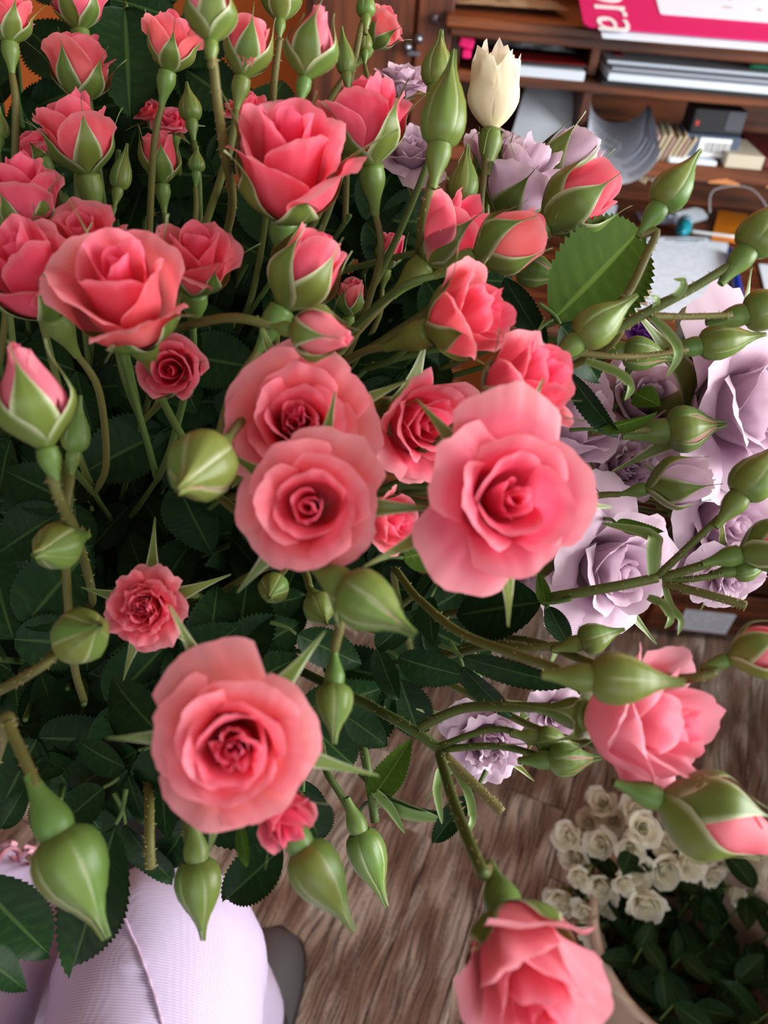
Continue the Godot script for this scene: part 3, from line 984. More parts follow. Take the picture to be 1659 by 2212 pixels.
# five sepals; how: "star" (spread open), "hug" (lying on the petals), "back" (folded down)
func sepals_into(head: Node3D, how: String, k: float, kind: String) -> void:
	var start := rng.randf() * TAU
	for i in 5:
		var th := start + i * TAU / 5 + rng.randf_range(-0.15, 0.15)
		var sp := {"k": k, "theta": th, "pointed": true, "r0": 0.05 * k, "close": 0.0, "lean": 0.0, "point": 0.0, "round": 0.0, "tuck": 0.0, "curl": -0.01 * k, "wave": 0.02 * k, "flat": 0.0, "sway": rng.randf_range(-0.10, 0.10) * k}
		if how == "hug":
			var closed := kind == "half" or kind == "bud"
			sp.R = (0.55 if closed else 0.42) * k
			sp.close = (0.30 if kind == "half" else 0.62 if kind == "bud" else 0.0)
			sp.flare = 0.03 * k
			sp.Ht = (1.35 if closed else 0.80) * k * rng.randf_range(0.85, 1.1)
			sp.drop = 0.0
			sp.w = (0.33 if closed else 0.20) * k
			sp.tail = rng.randf_range(0.02, 0.45) * k if not closed else rng.randf_range(0.0, 0.12) * k
		elif how == "star":
			sp.R = 0.20 * k
			sp.flare = rng.randf_range(0.44, 0.66) * k
			sp.Ht = rng.randf_range(0.12, 0.26) * k
			sp.drop = rng.randf_range(-0.06, 0.30) * k
			sp.lean = 0.10 * k
			sp.taper = 1.05
			sp.w = 0.15 * k
			sp.flat = 0.05 * k
		else:
			sp.R = 0.16 * k
			sp.flare = rng.randf_range(0.16, 0.34) * k
			sp.Ht = 0.02 * k
			sp.drop = rng.randf_range(0.42, 0.66) * k
			sp.lean = 0.06 * k
			sp.w = 0.13 * k
			sp.flat = 0.04 * k
		var pal := SEPAL.duplicate()
		pal[0] = pal[0].lerp(OLIVE, rng.randf() * 0.7)
		part("sepal", petal_mesh(sp, 6, 14, pal), M.sepal, head)

# the swelling under a bloom, its top at y = 0
func hip_into(head: Node3D, k: float, big := 1.0) -> float:
	var r := 0.17 * k * big
	var prof := []
	for q in [[0.30, -3.3], [0.36, -2.8], [0.48, -2.25], [0.68, -1.7], [0.88, -1.2], [0.98, -0.75], [0.96, -0.35], [0.90, -0.08], [0.94, 0.1], [0.7, 0.28], [0.0, 0.34]]:
		prof.append(Vector2(q[0] * r, q[1] * r))
	part("hip", lathe(prof, 14, GREEN.lerp(OLIVE, rng.randf() * 0.6)), M.sepal, head)
	return 3.25 * r

func stalk_into(owner_node: Node3D, head_xf: Transform3D, from_local: Vector3, via: Array, r0: float, r1: float, called := "stalk", prickles := 0, tone := -1.0) -> void:
	var inv := head_xf.affine_inverse()
	var pts := [from_local]
	for q in via:
		pts.append(inv * (q as Vector3))
	var radii := []
	for i in pts.size():
		radii.append(lerpf(r0, r1, float(i) / (pts.size() - 1)))
	var f := rng.randf() if tone < 0.0 else tone
	var tint := STEM.lerp(STEM_BROWN, f)
	part(called, tube(pts, radii, 9, 5, tint, tint, 0.06), M.stem, owner_node)
	if prickles:
		var o := part("prickles", prickle_mesh(pts, radii, prickles), M.prickle, owner_node)
		o.set_meta("kind", "stuff")

func prickle_mesh(pts: Array, radii: Array, n: int) -> ArrayMesh:
	var st := SurfaceTool.new()
	st.begin(Mesh.PRIMITIVE_TRIANGLES)
	for q in n:
		var f := rng.randf() * (pts.size() - 1.001)
		var k := int(f)
		var p0: Vector3 = pts[maxi(k - 1, 0)]
		var p1: Vector3 = pts[k]
		var p2: Vector3 = pts[k + 1]
		var p3: Vector3 = pts[mini(k + 2, pts.size() - 1)]
		var p := p1.cubic_interpolate(p2, p0, p3, f - k)
		var t := (p2 - p1).normalized()
		var d := t.cross(Vector3(rng.randf_range(-1, 1), rng.randf_range(-1, 1), rng.randf_range(-1, 1))).normalized()
		var e := t.cross(d)
		var r: float = lerpf(radii[k], radii[k + 1], f - k)
		var l := rng.randf_range(0.0007, 0.0016)
		var b := p + d * r * 0.9
		var tip := p + d * (r + l) + t * l * 0.4
		var ring := [b + t * 0.00028, b + e * 0.00022, b - t * 0.00028, b - e * 0.00022]
		for i in 4:
			for x in [ring[i], ring[(i + 1) % 4], tip]:
				st.add_vertex(x)
	st.generate_normals()
	return st.commit()

# closed green bud: five sepals shut round a core, y up from the hip
func bud_into(head: Node3D, r: float, long: float, tip := 0.28, show := 0.0, bend := 0.0) -> void:
	var prof_s := [0.0, 0.06, 0.15, 0.28, 0.42, 0.56, 0.70, 0.82, 0.92, 1.0]
	var prof_r := [0.55, 0.82, 0.98, 1.0, 0.90, 0.66, 0.36, 0.17, 0.085, 0.02]
	var start := rng.randf() * TAU
	var core := []
	for i in 8:
		core.append(Vector2(prof_r[i] * r * 0.93, prof_s[i] * long))
	core.append(Vector2(0, prof_s[8] * long * 0.9))
	part("petal_core", lathe(core, 16, PINK[2].lerp(Color(0.5, 0.5, 0.2), 0.35)), M.pink, head)
	for i in 5:
		var th := start + i * TAU / 5 + rng.randf_range(-0.06, 0.06)
		var out := 0.03 * r * (i % 2)
		var v := PackedVector3Array()
		var c := PackedColorArray()
		var nu := 8
		var nv := 18
		var droop := rng.randf_range(-0.04, 0.05) * r
		var base := GREEN.lerp(OLIVE, rng.randf() * 0.8)
		for j in nv + 1:
			var s := float(j) / nv
			var rr := 0.0
			for q in prof_s.size() - 1:
				if s >= prof_s[q] and s <= prof_s[q + 1]:
					rr = lerpf(prof_r[q], prof_r[q + 1], smoothstep(0.0, 1.0, (s - prof_s[q]) / (prof_s[q + 1] - prof_s[q])) * 0.5 + 0.5 * (s - prof_s[q]) / (prof_s[q + 1] - prof_s[q]))
			rr = rr * r + out
			var half := PI / 5 * (1.16 - show * 0.5 * smooth(0.05, 0.6, s))
			for i2 in nu + 1:
				var u := 2.0 * i2 / nu - 1.0
				var au := absf(u)
				var ridge := 0.05 * r * exp(-pow(u / 0.22, 2.0)) * smooth(0.05, 0.3, s) - 0.045 * r * smooth(0.6, 1.0, au)
				var a := th + u * half
				var q3 := Vector3(cos(a), 0, sin(a)) * maxf(rr + ridge, 0.0004)
				q3.y = s * long
				var ts := maxf(0.0, s - 0.6) / 0.4
				q3 += Vector3(cos(th), 0, sin(th)) * (tip * 0.12 * r + droop) * ts * ts
				q3.x += bend * long * ts * ts
				v.append(q3)
				var cc := base.lerp(SEPAL[1], smooth(0.80, 1.0, au) * 0.65 * smooth(0.05, 0.3, s))
				cc = cc.lerp(Color(0.19, 0.28, 0.08), 0.5 * clampf(fine.get_noise_3d(u * 5.0, s * 2.0, th * 5.0), 0.0, 1.0))
				c.append(cc)
		part("sepal", sheet(v, nu, nv, c), M.sepal, head)

# the nearest place on a leafy stem
func nearest_stem(want: Vector3) -> Vector3:
	var best := gather
	var least := 9.0
	for st in leafy:
		for k in 12:
			var q := stem_point(st, 0.02 + k * 0.07)
			if q.distance_to(want) < least:
				least = q.distance_to(want)
				best = q
	return best

func stem_point(st: Array, f: float) -> Vector3:
	var a: Vector3 = st[0]
	var b: Vector3 = st[1]
	var c: Vector3 = st[2]
	return a.cubic_interpolate(b, a, c, f * 2.0) if f < 0.5 else b.cubic_interpolate(c, a, c, f * 2.0 - 1.0)

# a flower stalk bends from its bloom to the nearest leafy stem and forks off there
func to_stem(base: Vector3, axis: Vector3) -> Array:
	var want := base - axis * 0.06 + (gather - base).normalized() * 0.08
	var best := gather
	var least := 9.0
	for st in leafy:
		for k in 9:
			var q := stem_point(st, 0.02 + k * 0.07)
			var cost := q.distance_to(want) + (0.05 if (q - base).dot(gather - base) < 0.0 else 0.0)
			if cost < least:
				least = cost
				best = q
	var p1 := base - axis * 0.022
	return [p1, p1.lerp(best, 0.5) - axis * 0.012, best]

# a bloom as a thing (or as a part of a spray)
func rose(px: float, py: float, d: float, wpx: float, axis_cam: Vector3, kind: String, label: String, opt := {}) -> Node3D:
	rng.seed = int(px * 7919.0 + py * 104729.0) + int(opt.get("seed", 0))
	var axis := (cam_basis * axis_cam).normalized()
	var k := wpx * d / FPX
	var mid: float = {"open": 0.30, "full": 0.30, "goblet": 0.40, "cup": 0.45, "half": 0.62, "bud": 0.70}[kind]
	var base := at_px(px, py, d) - axis * mid * k
	var xf := Transform3D(axes_for(axis, rng.randf() * TAU), base)
	var head: Node3D
	var parent: Node3D = opt.get("spray", null)
	if parent:
		head = Node3D.new()
		head.name = "bloom"
		parent.add_child(head, true)
		head.transform = parent.transform.affine_inverse() * xf
	else:
		head = thing(opt.get("named", "pink_rose"), label, "rose", xf, opt.get("group", "pink spray roses in the bouquet"))
	fade = opt.get("pale", 0.0)
	petals_into(head, kind, k, opt.get("pal", PINK), opt.get("mat", M.pink), opt.get("spread", 1.0), opt.get("nu", 12), opt.get("nv", 11), opt.get("n", 0))
	sepals_into(head, opt.get("sepals", "star" if kind in ["open", "full", "goblet"] else "hug"), k, kind)
	var kk := minf(k, 0.036) if opt.get("pal", PINK) != LILAC else k * 0.7
	var low := hip_into(head, kk, 1.0 if kind in ["open", "full", "goblet", "cup"] else 1.25 if kind == "half" else 0.9)
	var via: Array = []
	if opt.has("via"):
		for q in opt.via:
			via.append(at_px(q[0], q[1], q[2]))
		if parent == null and opt.via[-1][0] > 60:
			via.append(nearest_stem(via[-1] + (gather - via[-1]).normalized() * 0.05))
	else:
		via = to_stem(base - axis * low, axis)
	stalk_into(head, xf, Vector3(0, -low * 0.97, 0), via, 0.0015, 0.0021, "stalk", opt.get("prickles", 0))
	return head

func bud(px: float, py: float, d: float, wpx: float, long: float, axis_cam: Vector3, label: String, opt := {}) -> Node3D:
	rng.seed = int(px * 7919.0 + py * 104729.0)
	var axis := (cam_basis * axis_cam).normalized()
	var r := wpx * d / FPX * 0.46
	var length := r * 2.0 * long
	var base := at_px(px, py, d) - axis * length * 0.33
	var xf := Transform3D(axes_for(axis, rng.randf() * TAU), base)
	var head: Node3D
	var parent: Node3D = opt.get("spray", null)
	if parent:
		head = Node3D.new()
		head.name = "flower_bud"
		parent.add_child(head, true)
		head.transform = parent.transform.affine_inverse() * xf
	else:
		head = thing("rose_bud", label, "rosebud", xf, opt.get("group", "green rosebuds in the bouquet"))
	bud_into(head, r, length, opt.get("tip", 0.28), opt.get("show", 0.0), opt.get("bend", 0.0))
	var low := hip_into(head, r * 2.0 * 1.7, opt.get("hip", 1.0))
	var via: Array = []
	if opt.has("via"):
		for q in opt.via:
			via.append(at_px(q[0], q[1], q[2]))
		if parent == null and opt.via[-1][0] > 60:
			via.append(nearest_stem(via[-1] + (gather - via[-1]).normalized() * 0.05))
	else:
		via = to_stem(base - axis * low, axis)
	stalk_into(head, xf, Vector3(0, -low * 0.97, 0), via, minf(0.0016, r * 0.30), 0.0019, "stalk", opt.get("prickles", 0))
	return head

# a leaf lying between two pixels; leaflets are its parts
func leaf(b: Array, t: Array, wide: float, roll: float, label: String, young := false, extra := 0) -> void:
	var p0 := at_px(b[0], b[1], b[2])
	var p1 := at_px(t[0], t[1], t[2])
	var z := (p1 - p0).normalized()
	var toward := (cam_at - p0).normalized()
	var y := (toward - z * toward.dot(z)).normalized().rotated(z, deg_to_rad(roll))
	var x := y.cross(z)
	var len := p0.distance_to(p1)
	var xf := Transform3D(Basis(x, y, z), p0)
	var o := thing("rose_leaf", label, "leaf", xf, "rose leaves round the bouquet")
	var lm := leaflets[4 + rng.randi() % 2] if young else leaflets[rng.randi() % 4]
	var mat: Material = M.young if young else M.leaf
	part("leaflet", lm, mat, o, Transform3D(Basis.from_scale(Vector3(len * wide * 0.78, len, len)), Vector3.ZERO))
	part("petiole", tube([Vector3.ZERO, Vector3(0.001, -0.002, -0.005), Vector3(0.0, -0.006, -0.012)], [0.0008, 0.0009, 0.0011], 7, 4, STEM, STEM), M.stem, o)
	for k in extra:
		var s := -1.0 if k % 2 == 0 else 1.0
		part("leaflet", leaflets[rng.randi() % 4], mat, o, Transform3D(Basis(Vector3.UP, s * 1.0) * Basis.from_scale(Vector3.ONE * len * 0.8), Vector3(0, -0.003, -0.012 - 0.022 * (k / 2))))

# ------------------------------------------------------------------ bucket of white roses on the floor
func build_bucket_of_white_roses() -> void:
	var c := Vector3(0.455, 0.0, -0.455)
	var prof := [Vector2(0, 0.004), Vector2(0.098, 0.004), Vector2(0.100, 0.0), Vector2(0.104, 0.004), Vector2(0.128, 0.27), Vector2(0.136, 0.272), Vector2(0.139, 0.277), Vector2(0.140, 0.292), Vector2(0.137, 0.297), Vector2(0.131, 0.298), Vector2(0.127, 0.292), Vector2(0.1245, 0.27), Vector2(0.101, 0.012), Vector2(0, 0.010)]
	solo("bucket", lathe(prof, 56), plain(Color(0.78, 0.68, 0.60), 0.45), "round beige plastic bucket on the floor holding white roses", "bucket", Transform3D(Basis(), c))
	# heads by the place they show at, on a dome above the rim
	var heads := [[1325, 1770, 62], [1388, 1788, 62], [1298, 1822, 58], [1265, 1776, 54], [1362, 1835, 54], [1240, 1853, 56], [1247, 1897, 56], [1300, 1918, 58], [1375, 1878, 66], [1345, 1912, 52], [1437, 1880, 66], [1395, 1950, 66], [1262, 1977, 62], [1214, 1945, 58], [1487, 1865, 58], [1547, 1895, 56], [1625, 1875, 70], [1592, 1932, 40], [1570, 1858, 56], [1230, 1805, 54], [1376, 1755, 56], [1440, 1820, 58], [1510, 1815, 60], [1300, 1735, 52], [1455, 1765, 58], [1640, 1815, 60], [1280, 2018, 52], [1312, 1968, 54]]
	for i in heads.size():
		var h: Array = heads[i]
		var d := 1.02 + 0.06 * absf((h[0] - 1420.0) / 220.0) - 0.02 * sin(i * 2.3) + (0.10 if h[1] < 1780 else 0.0)
		var outward := Vector3((h[0] - 1440.0) / 260.0, -(h[1] - 1880.0) / 260.0, 0.9)
		var row := clampi(int((h[1] - 1735.0) / 49.0), 0, 4)
		var place := 0
		for other in heads:
			if clampi(int((other[1] - 1735.0) / 49.0), 0, 4) == row and other[0] < h[0]:
				place += 1
		var label: String = "creamy white rose, %s from left in the %s row of the floor bucket" % [["first", "second", "third", "fourth", "fifth", "sixth", "seventh", "eighth", "ninth", "tenth"][place], ["top", "upper", "middle", "lower", "bottom"][row]]
		white_rose(h, d, outward, i, label, c)
	# pale peach rose low in the bucket
	white_rose([1480, 2150, 38], 1.08, Vector3(-0.2, 0.3, 0.9), 90, "single small peach rose low among the dark leaves in the bucket", c, true)
	# dark leaves filling the bucket
	for i in 16:
		var a := i * GOLD
		var rr := 0.11 * sqrt((i + 0.5) / 16.0)
		var at := c + Vector3(cos(a) * rr, 0.0, sin(a) * rr)
		var top := c + Vector3(cos(a) * rr * 1.2, 0.27 + 0.10 * rng.randf(), sin(a) * rr * 1.2)
		var o := thing("leafy_stem", "dark leafy rose stem standing in the floor bucket", "stem", Transform3D(Basis(), at + Vector3(0, 0.014, 0)), "leafy stems in the floor bucket")
		part("stalk", tube([Vector3.ZERO, (top - at) * 0.5, top - at], [0.002, 0.002, 0.0012], 6, 3, STEM, STEM), M.stem, o)
		for k in 6:
			var f := 0.55 + 0.09 * k
			var dirn := Vector3(cos(a + k * 2.2), rng.randf_range(-0.1, 0.7), sin(a + k * 2.2))
			var bs := axes_leaf(dirn)
			part("leaflet", leaflets[(i + k) % 4], M.leaf, o, Transform3D(bs * Basis.from_scale(Vector3.ONE * rng.randf_range(0.04, 0.06)), (top - at) * f))

func axes_leaf(dirn: Vector3) -> Basis:
	var z := dirn.normalized()
	var x := Vector3.UP.cross(z).normalized()
	return Basis(x, z.cross(x), z)

func white_rose(h: Array, d: float, outward: Vector3, i: int, label: String, c: Vector3, peach := false) -> Node3D:
	var axis := (cam_basis * outward).normalized()
	var k: float = h[2] * 1.28 * d / FPX
	var base := at_px(h[0], h[1], d) - axis * 0.4 * k
	var xf := Transform3D(axes_for(axis, i * 1.3), base)
	var o := thing("white_rose" if not peach else "peach_rose", label, "rose", xf, "white roses in the floor bucket" if not peach else "")
	var pal: Array = WHITE if not peach else [Color(0.8, 0.6, 0.4), Color(0.8, 0.38, 0.25), Color(0.82, 0.5, 0.38), Color(0.7, 0.3, 0.2)]
	petals_into(o, "goblet" if i % 3 else "full", k, pal, M.pale, 0.9, 7, 7, 15 if i % 3 else 18)
	sepals_into(o, "back", k, "cup")
	var inv := xf.affine_inverse()
	var foot := c + Vector3((base.x - c.x) * 0.5, 0.02, (base.z - c.z) * 0.5)
	part("stalk", tube([Vector3.ZERO, Vector3(0, -0.03, 0), inv * base.lerp(foot, 0.5), inv * foot], [0.002, 0.0014, 0.0018, 0.002], 6, 3, STEM, STEM), M.stem, o)
	return o

# ------------------------------------------------------------------ the seated person's legs
var bones := [
	[Vector3(-0.15, 0.615, -0.25), Vector3(-0.13, 0.66, 0.14), 0.078, 0.10],
	[Vector3(-0.15, 0.615, -0.25), Vector3(-0.135, 0.33, -0.31), 0.076, 0.062],
	[Vector3(-0.135, 0.33, -0.31), Vector3(-0.125, 0.085, -0.35), 0.062, 0.050],
	[Vector3(-0.345, 0.575, -0.27), Vector3(-0.31, 0.66, 0.14), 0.078, 0.10],
	[Vector3(-0.345, 0.575, -0.27), Vector3(-0.36, 0.33, -0.34), 0.076, 0.062],
	[Vector3(-0.36, 0.33, -0.34), Vector3(-0.365, 0.085, -0.36), 0.062, 0.050],
	[Vector3(-0.14, 0.68, 0.17), Vector3(-0.30, 0.68, 0.17), 0.115, 0.115],
	[Vector3(-0.22, 0.70, 0.20), Vector3(-0.22, 0.86, 0.22), 0.13, 0.125],
]

func cloth_field(p: Vector3) -> float:
	var acc := 0.0
	for b in bones:
		var a: Vector3 = b[0]
		var ab: Vector3 = b[1] - a
		var t := clampf((p - a).dot(ab) / ab.length_squared(), 0.0, 1.0)
		var dd: float = p.distance_to(a + ab * t) - lerpf(b[2], b[3], t)
		if dd < 0.25:
			acc += exp(-dd * 75.0)
	if acc <= 1e-7:
		return 0.2
	return -log(acc) / 75.0

func folds(p: Vector3) -> float:
	return 0.006 * fine.get_noise_3d(p.x * 11.0, p.y * 9.0, p.z * 15.0) + 0.002 * fine.get_noise_3d(p.x * 40.0, p.y * 30.0, p.z * 50.0)

# where the ray through a pixel meets the cloth
func on_cloth(px: float, py: float, lift := 0.0) -> Vector3:
	var o := cam_at
	var dirn := (at_px(px, py, 1.0) - cam_at).normalized()
	var t := 0.35
	for k in 90:
		var f := cloth_field(o + dirn * t) + folds(o + dirn * t) - lift
		if f < 0.0004:
			break
		t += f * 0.6
		if t > 1.2:
			t = 0.8
			break
	return o + dirn * t

func build_person() -> void:
	var cell := 0.0125
	var lo := Vector3(-0.50, 0.03, -0.46)
	var nx := 44
	var ny := 78
	var nz := 66
	var val := PackedFloat32Array()
	val.resize(nx * ny * nz)
	var q := 0
	for z in nz:
		for y in ny:
			for x in nx:
				var p := lo + Vector3(x, y, z) * cell
				var f := cloth_field(p)
				val[q] = f + folds(p) if absf(f) < 0.05 else f
				q += 1
	var where := {}
	var v := PackedVector3Array()
	var ix := PackedInt32Array()
	var dx := [1, nx, nx * ny]
	for z in nz - 1:
		for y in ny - 1:
			for x in nx - 1:
				var c0 := x + y * nx + z * nx * ny
				var mask := 0
				for k in 8:
					if val[c0 + (k & 1) + ((k >> 1) & 1) * nx + ((k >> 2) & 1) * nx * ny] < 0.0:
						mask |= 1 << k
				if mask == 0 or mask == 255:
					continue
				var sum := Vector3.ZERO
				var n := 0
				for k in 8:
					for ax in 3:
						var bit := 1 << ax
						if k & bit:
							continue
						var k2 := k | bit
						if ((mask >> k) & 1) == ((mask >> k2) & 1):
							continue
						var fa := val[c0 + (k & 1) + ((k >> 1) & 1) * nx + ((k >> 2) & 1) * nx * ny]
						var fb := val[c0 + (k2 & 1) + ((k2 >> 1) & 1) * nx + ((k2 >> 2) & 1) * nx * ny]
						var pa := Vector3(k & 1, (k >> 1) & 1, (k >> 2) & 1)
						pa[ax] += fa / (fa - fb)
						sum += pa
						n += 1
				where[c0] = v.size()
				v.append(lo + (Vector3(x, y, z) + sum / n) * cell)
	var nrm := PackedVector3Array()
	nrm.resize(v.size())
	for z in range(1, nz - 1):
		for y in range(1, ny - 1):
			for x in range(1, nx - 1):
				var c0 := x + y * nx + z * nx * ny
				for ax in 3:
					if (val[c0] < 0.0) == (val[c0 + dx[ax]] < 0.0):
						continue
					var u: int = dx[(ax + 1) % 3]
					var w: int = dx[(ax + 2) % 3]
					var a: int = where[c0]
					var b: int = where[c0 - u]
					var c: int = where[c0 - u - w]
					var d: int = where[c0 - w]
					var f := (v[c] - v[a]).cross(v[d] - v[b])
					if val[c0] >= 0.0:
						f = -f
						ix.append_array(PackedInt32Array([a, b, c, a, c, d]))
					else:
						ix.append_array(PackedInt32Array([a, c, b, a, d, c]))
					for k in [a, b, c, d]:
						nrm[k] += f
	for k in nrm.size():
		nrm[k] = nrm[k].normalized()
	var cloth := plain(Color(0.83, 0.775, 0.90), 0.85, 0.25)
	var im := Image.create(8, 64, false, Image.FORMAT_RGB8)
	for y in 64:
		var g := 0.5 + 0.5 * sin(y * TAU / 16.0)
		im.fill_rect(Rect2i(0, y, 8, 1), Color(g, g, g))
	cloth.heightmap_enabled = true
	cloth.heightmap_texture = ImageTexture.create_from_image(im)
	cloth.heightmap_scale = 0.035
	cloth.uv1_triplanar = true
	cloth.uv1_scale = Vector3(130, 130, 130)
	cloth.rim_enabled = true
	cloth.rim = 0.3
	var o := thing("person", "person in pale lilac ribbed jogging trousers sitting under the bouquet", "person", Transform3D())
	part("trousers", mesh_of(v, nrm, PackedColorArray(), PackedVector2Array(), ix), cloth, o)
	# raised stitched seam along the thigh
	var seam := []
	var rad := []
	for k in 16:
		var t := k / 15.0
		seam.append(on_cloth(lerpf(246.0, 355.0, t) + 12.0 * sin(t * 3.0), lerpf(1940.0, 2235.0, t), 0.0006))
		rad.append(0.0016 if k % 2 else 0.0011)
	var seam_mat := plain(Color(0.80, 0.70, 0.80), 0.85)
	part("seam", tube(seam, rad, 7, 5, Color.WHITE, Color.WHITE, 0.5), seam_mat, o)
	# puffy pink print on the other leg
	var pinkm := plain(Color(0.86, 0.62, 0.68), 0.35)
	for row in [[[-6, 1862], [12, 1838], [30, 1832], [44, 1846], [36, 1858], [26, 1850]], [[44, 1858], [58, 1840], [72, 1842], [80, 1858], [66, 1864]], [[4, 1826], [20, 1820], [34, 1824]], [[52, 1828], [66, 1832], [82, 1836]]]:
		var pts := []
		var rr := []
		for w in row:
			pts.append(on_cloth(w[0], w[1], 0.001))
			rr.append(0.0022)
		part("print", tube(pts, rr, 7, 4), pinkm, o)
	# grey clogs
	var grey := plain(Color(0.42, 0.42, 0.44), 0.6)
	var dark := plain(Color(0.27, 0.25, 0.26), 0.6)
	for k in 2:
		var at := Vector3(-0.128, 0.0, -0.36) if k == 0 else Vector3(-0.365, 0, -0.37)
		var xf := Transform3D(Basis(Vector3.UP, deg_to_rad(-6.0 if k == 0 else 6.0)), at)
		var sh := part("shoe", clog(0.13, 0.054, 0.075), grey, o, xf)
		part("sole", clog(0.135, 0.058, 0.022), dark, sh)
		part("strap", tube([Vector3(-0.052, 0.02, -0.02), Vector3(-0.04, 0.062, -0.04), Vector3(0, 0.078, -0.045), Vector3(0.04, 0.062, -0.04), Vector3(0.052, 0.02, -0.02)], [0.006, 0.006, 0.006, 0.006, 0.006], 8, 4), dark, sh)
	var stool := thing("stool", "wooden stool under the seated person", "stool", moved(-0.22, 0, 0.15))
	part("seat", lathe([Vector2(0, 0.525), Vector2(0.16, 0.525), Vector2(0.17, 0.535), Vector2(0.17, 0.55), Vector2(0.16, 0.56), Vector2(0, 0.56)], 32), M.desk, stool)
	for k in 4:
		var a := PI / 4 + k * PI / 2
		part("leg", tube([Vector3(cos(a) * 0.17, 0.0, sin(a) * 0.17), Vector3(cos(a) * 0.12, 0.53, sin(a) * 0.12)], [0.014, 0.018], 10, 2), M.desk, stool)

# a low rounded shoe, toe towards -z
func clog(half: float, wide: float, high: float) -> ArrayMesh:
	var v := PackedVector3Array()
	var c := PackedColorArray()
	for j in 17:
		var t := j / 16.0 * 2.0 - 1.0
		var z := -0.05 + half * t
		var w := wide * pow(maxf(0.0, 1.0 - pow(absf(t), 3.2)), 0.45) * (1.0 - 0.12 * t)
		var h := high * pow(maxf(0.0, 1.0 - pow(absf(t), 4.0)), 0.4) * (0.85 + 0.15 * t)
		for i in 17:
			var a := TAU * (i % 16) / 16.0
			var y := sin(a) * h
			v.append(Vector3(cos(a) * w, maxf(y, 0.0) + 0.001, z))
			c.append(Color.WHITE)
	return sheet(v, 16, 16, c, PackedVector2Array(), true)

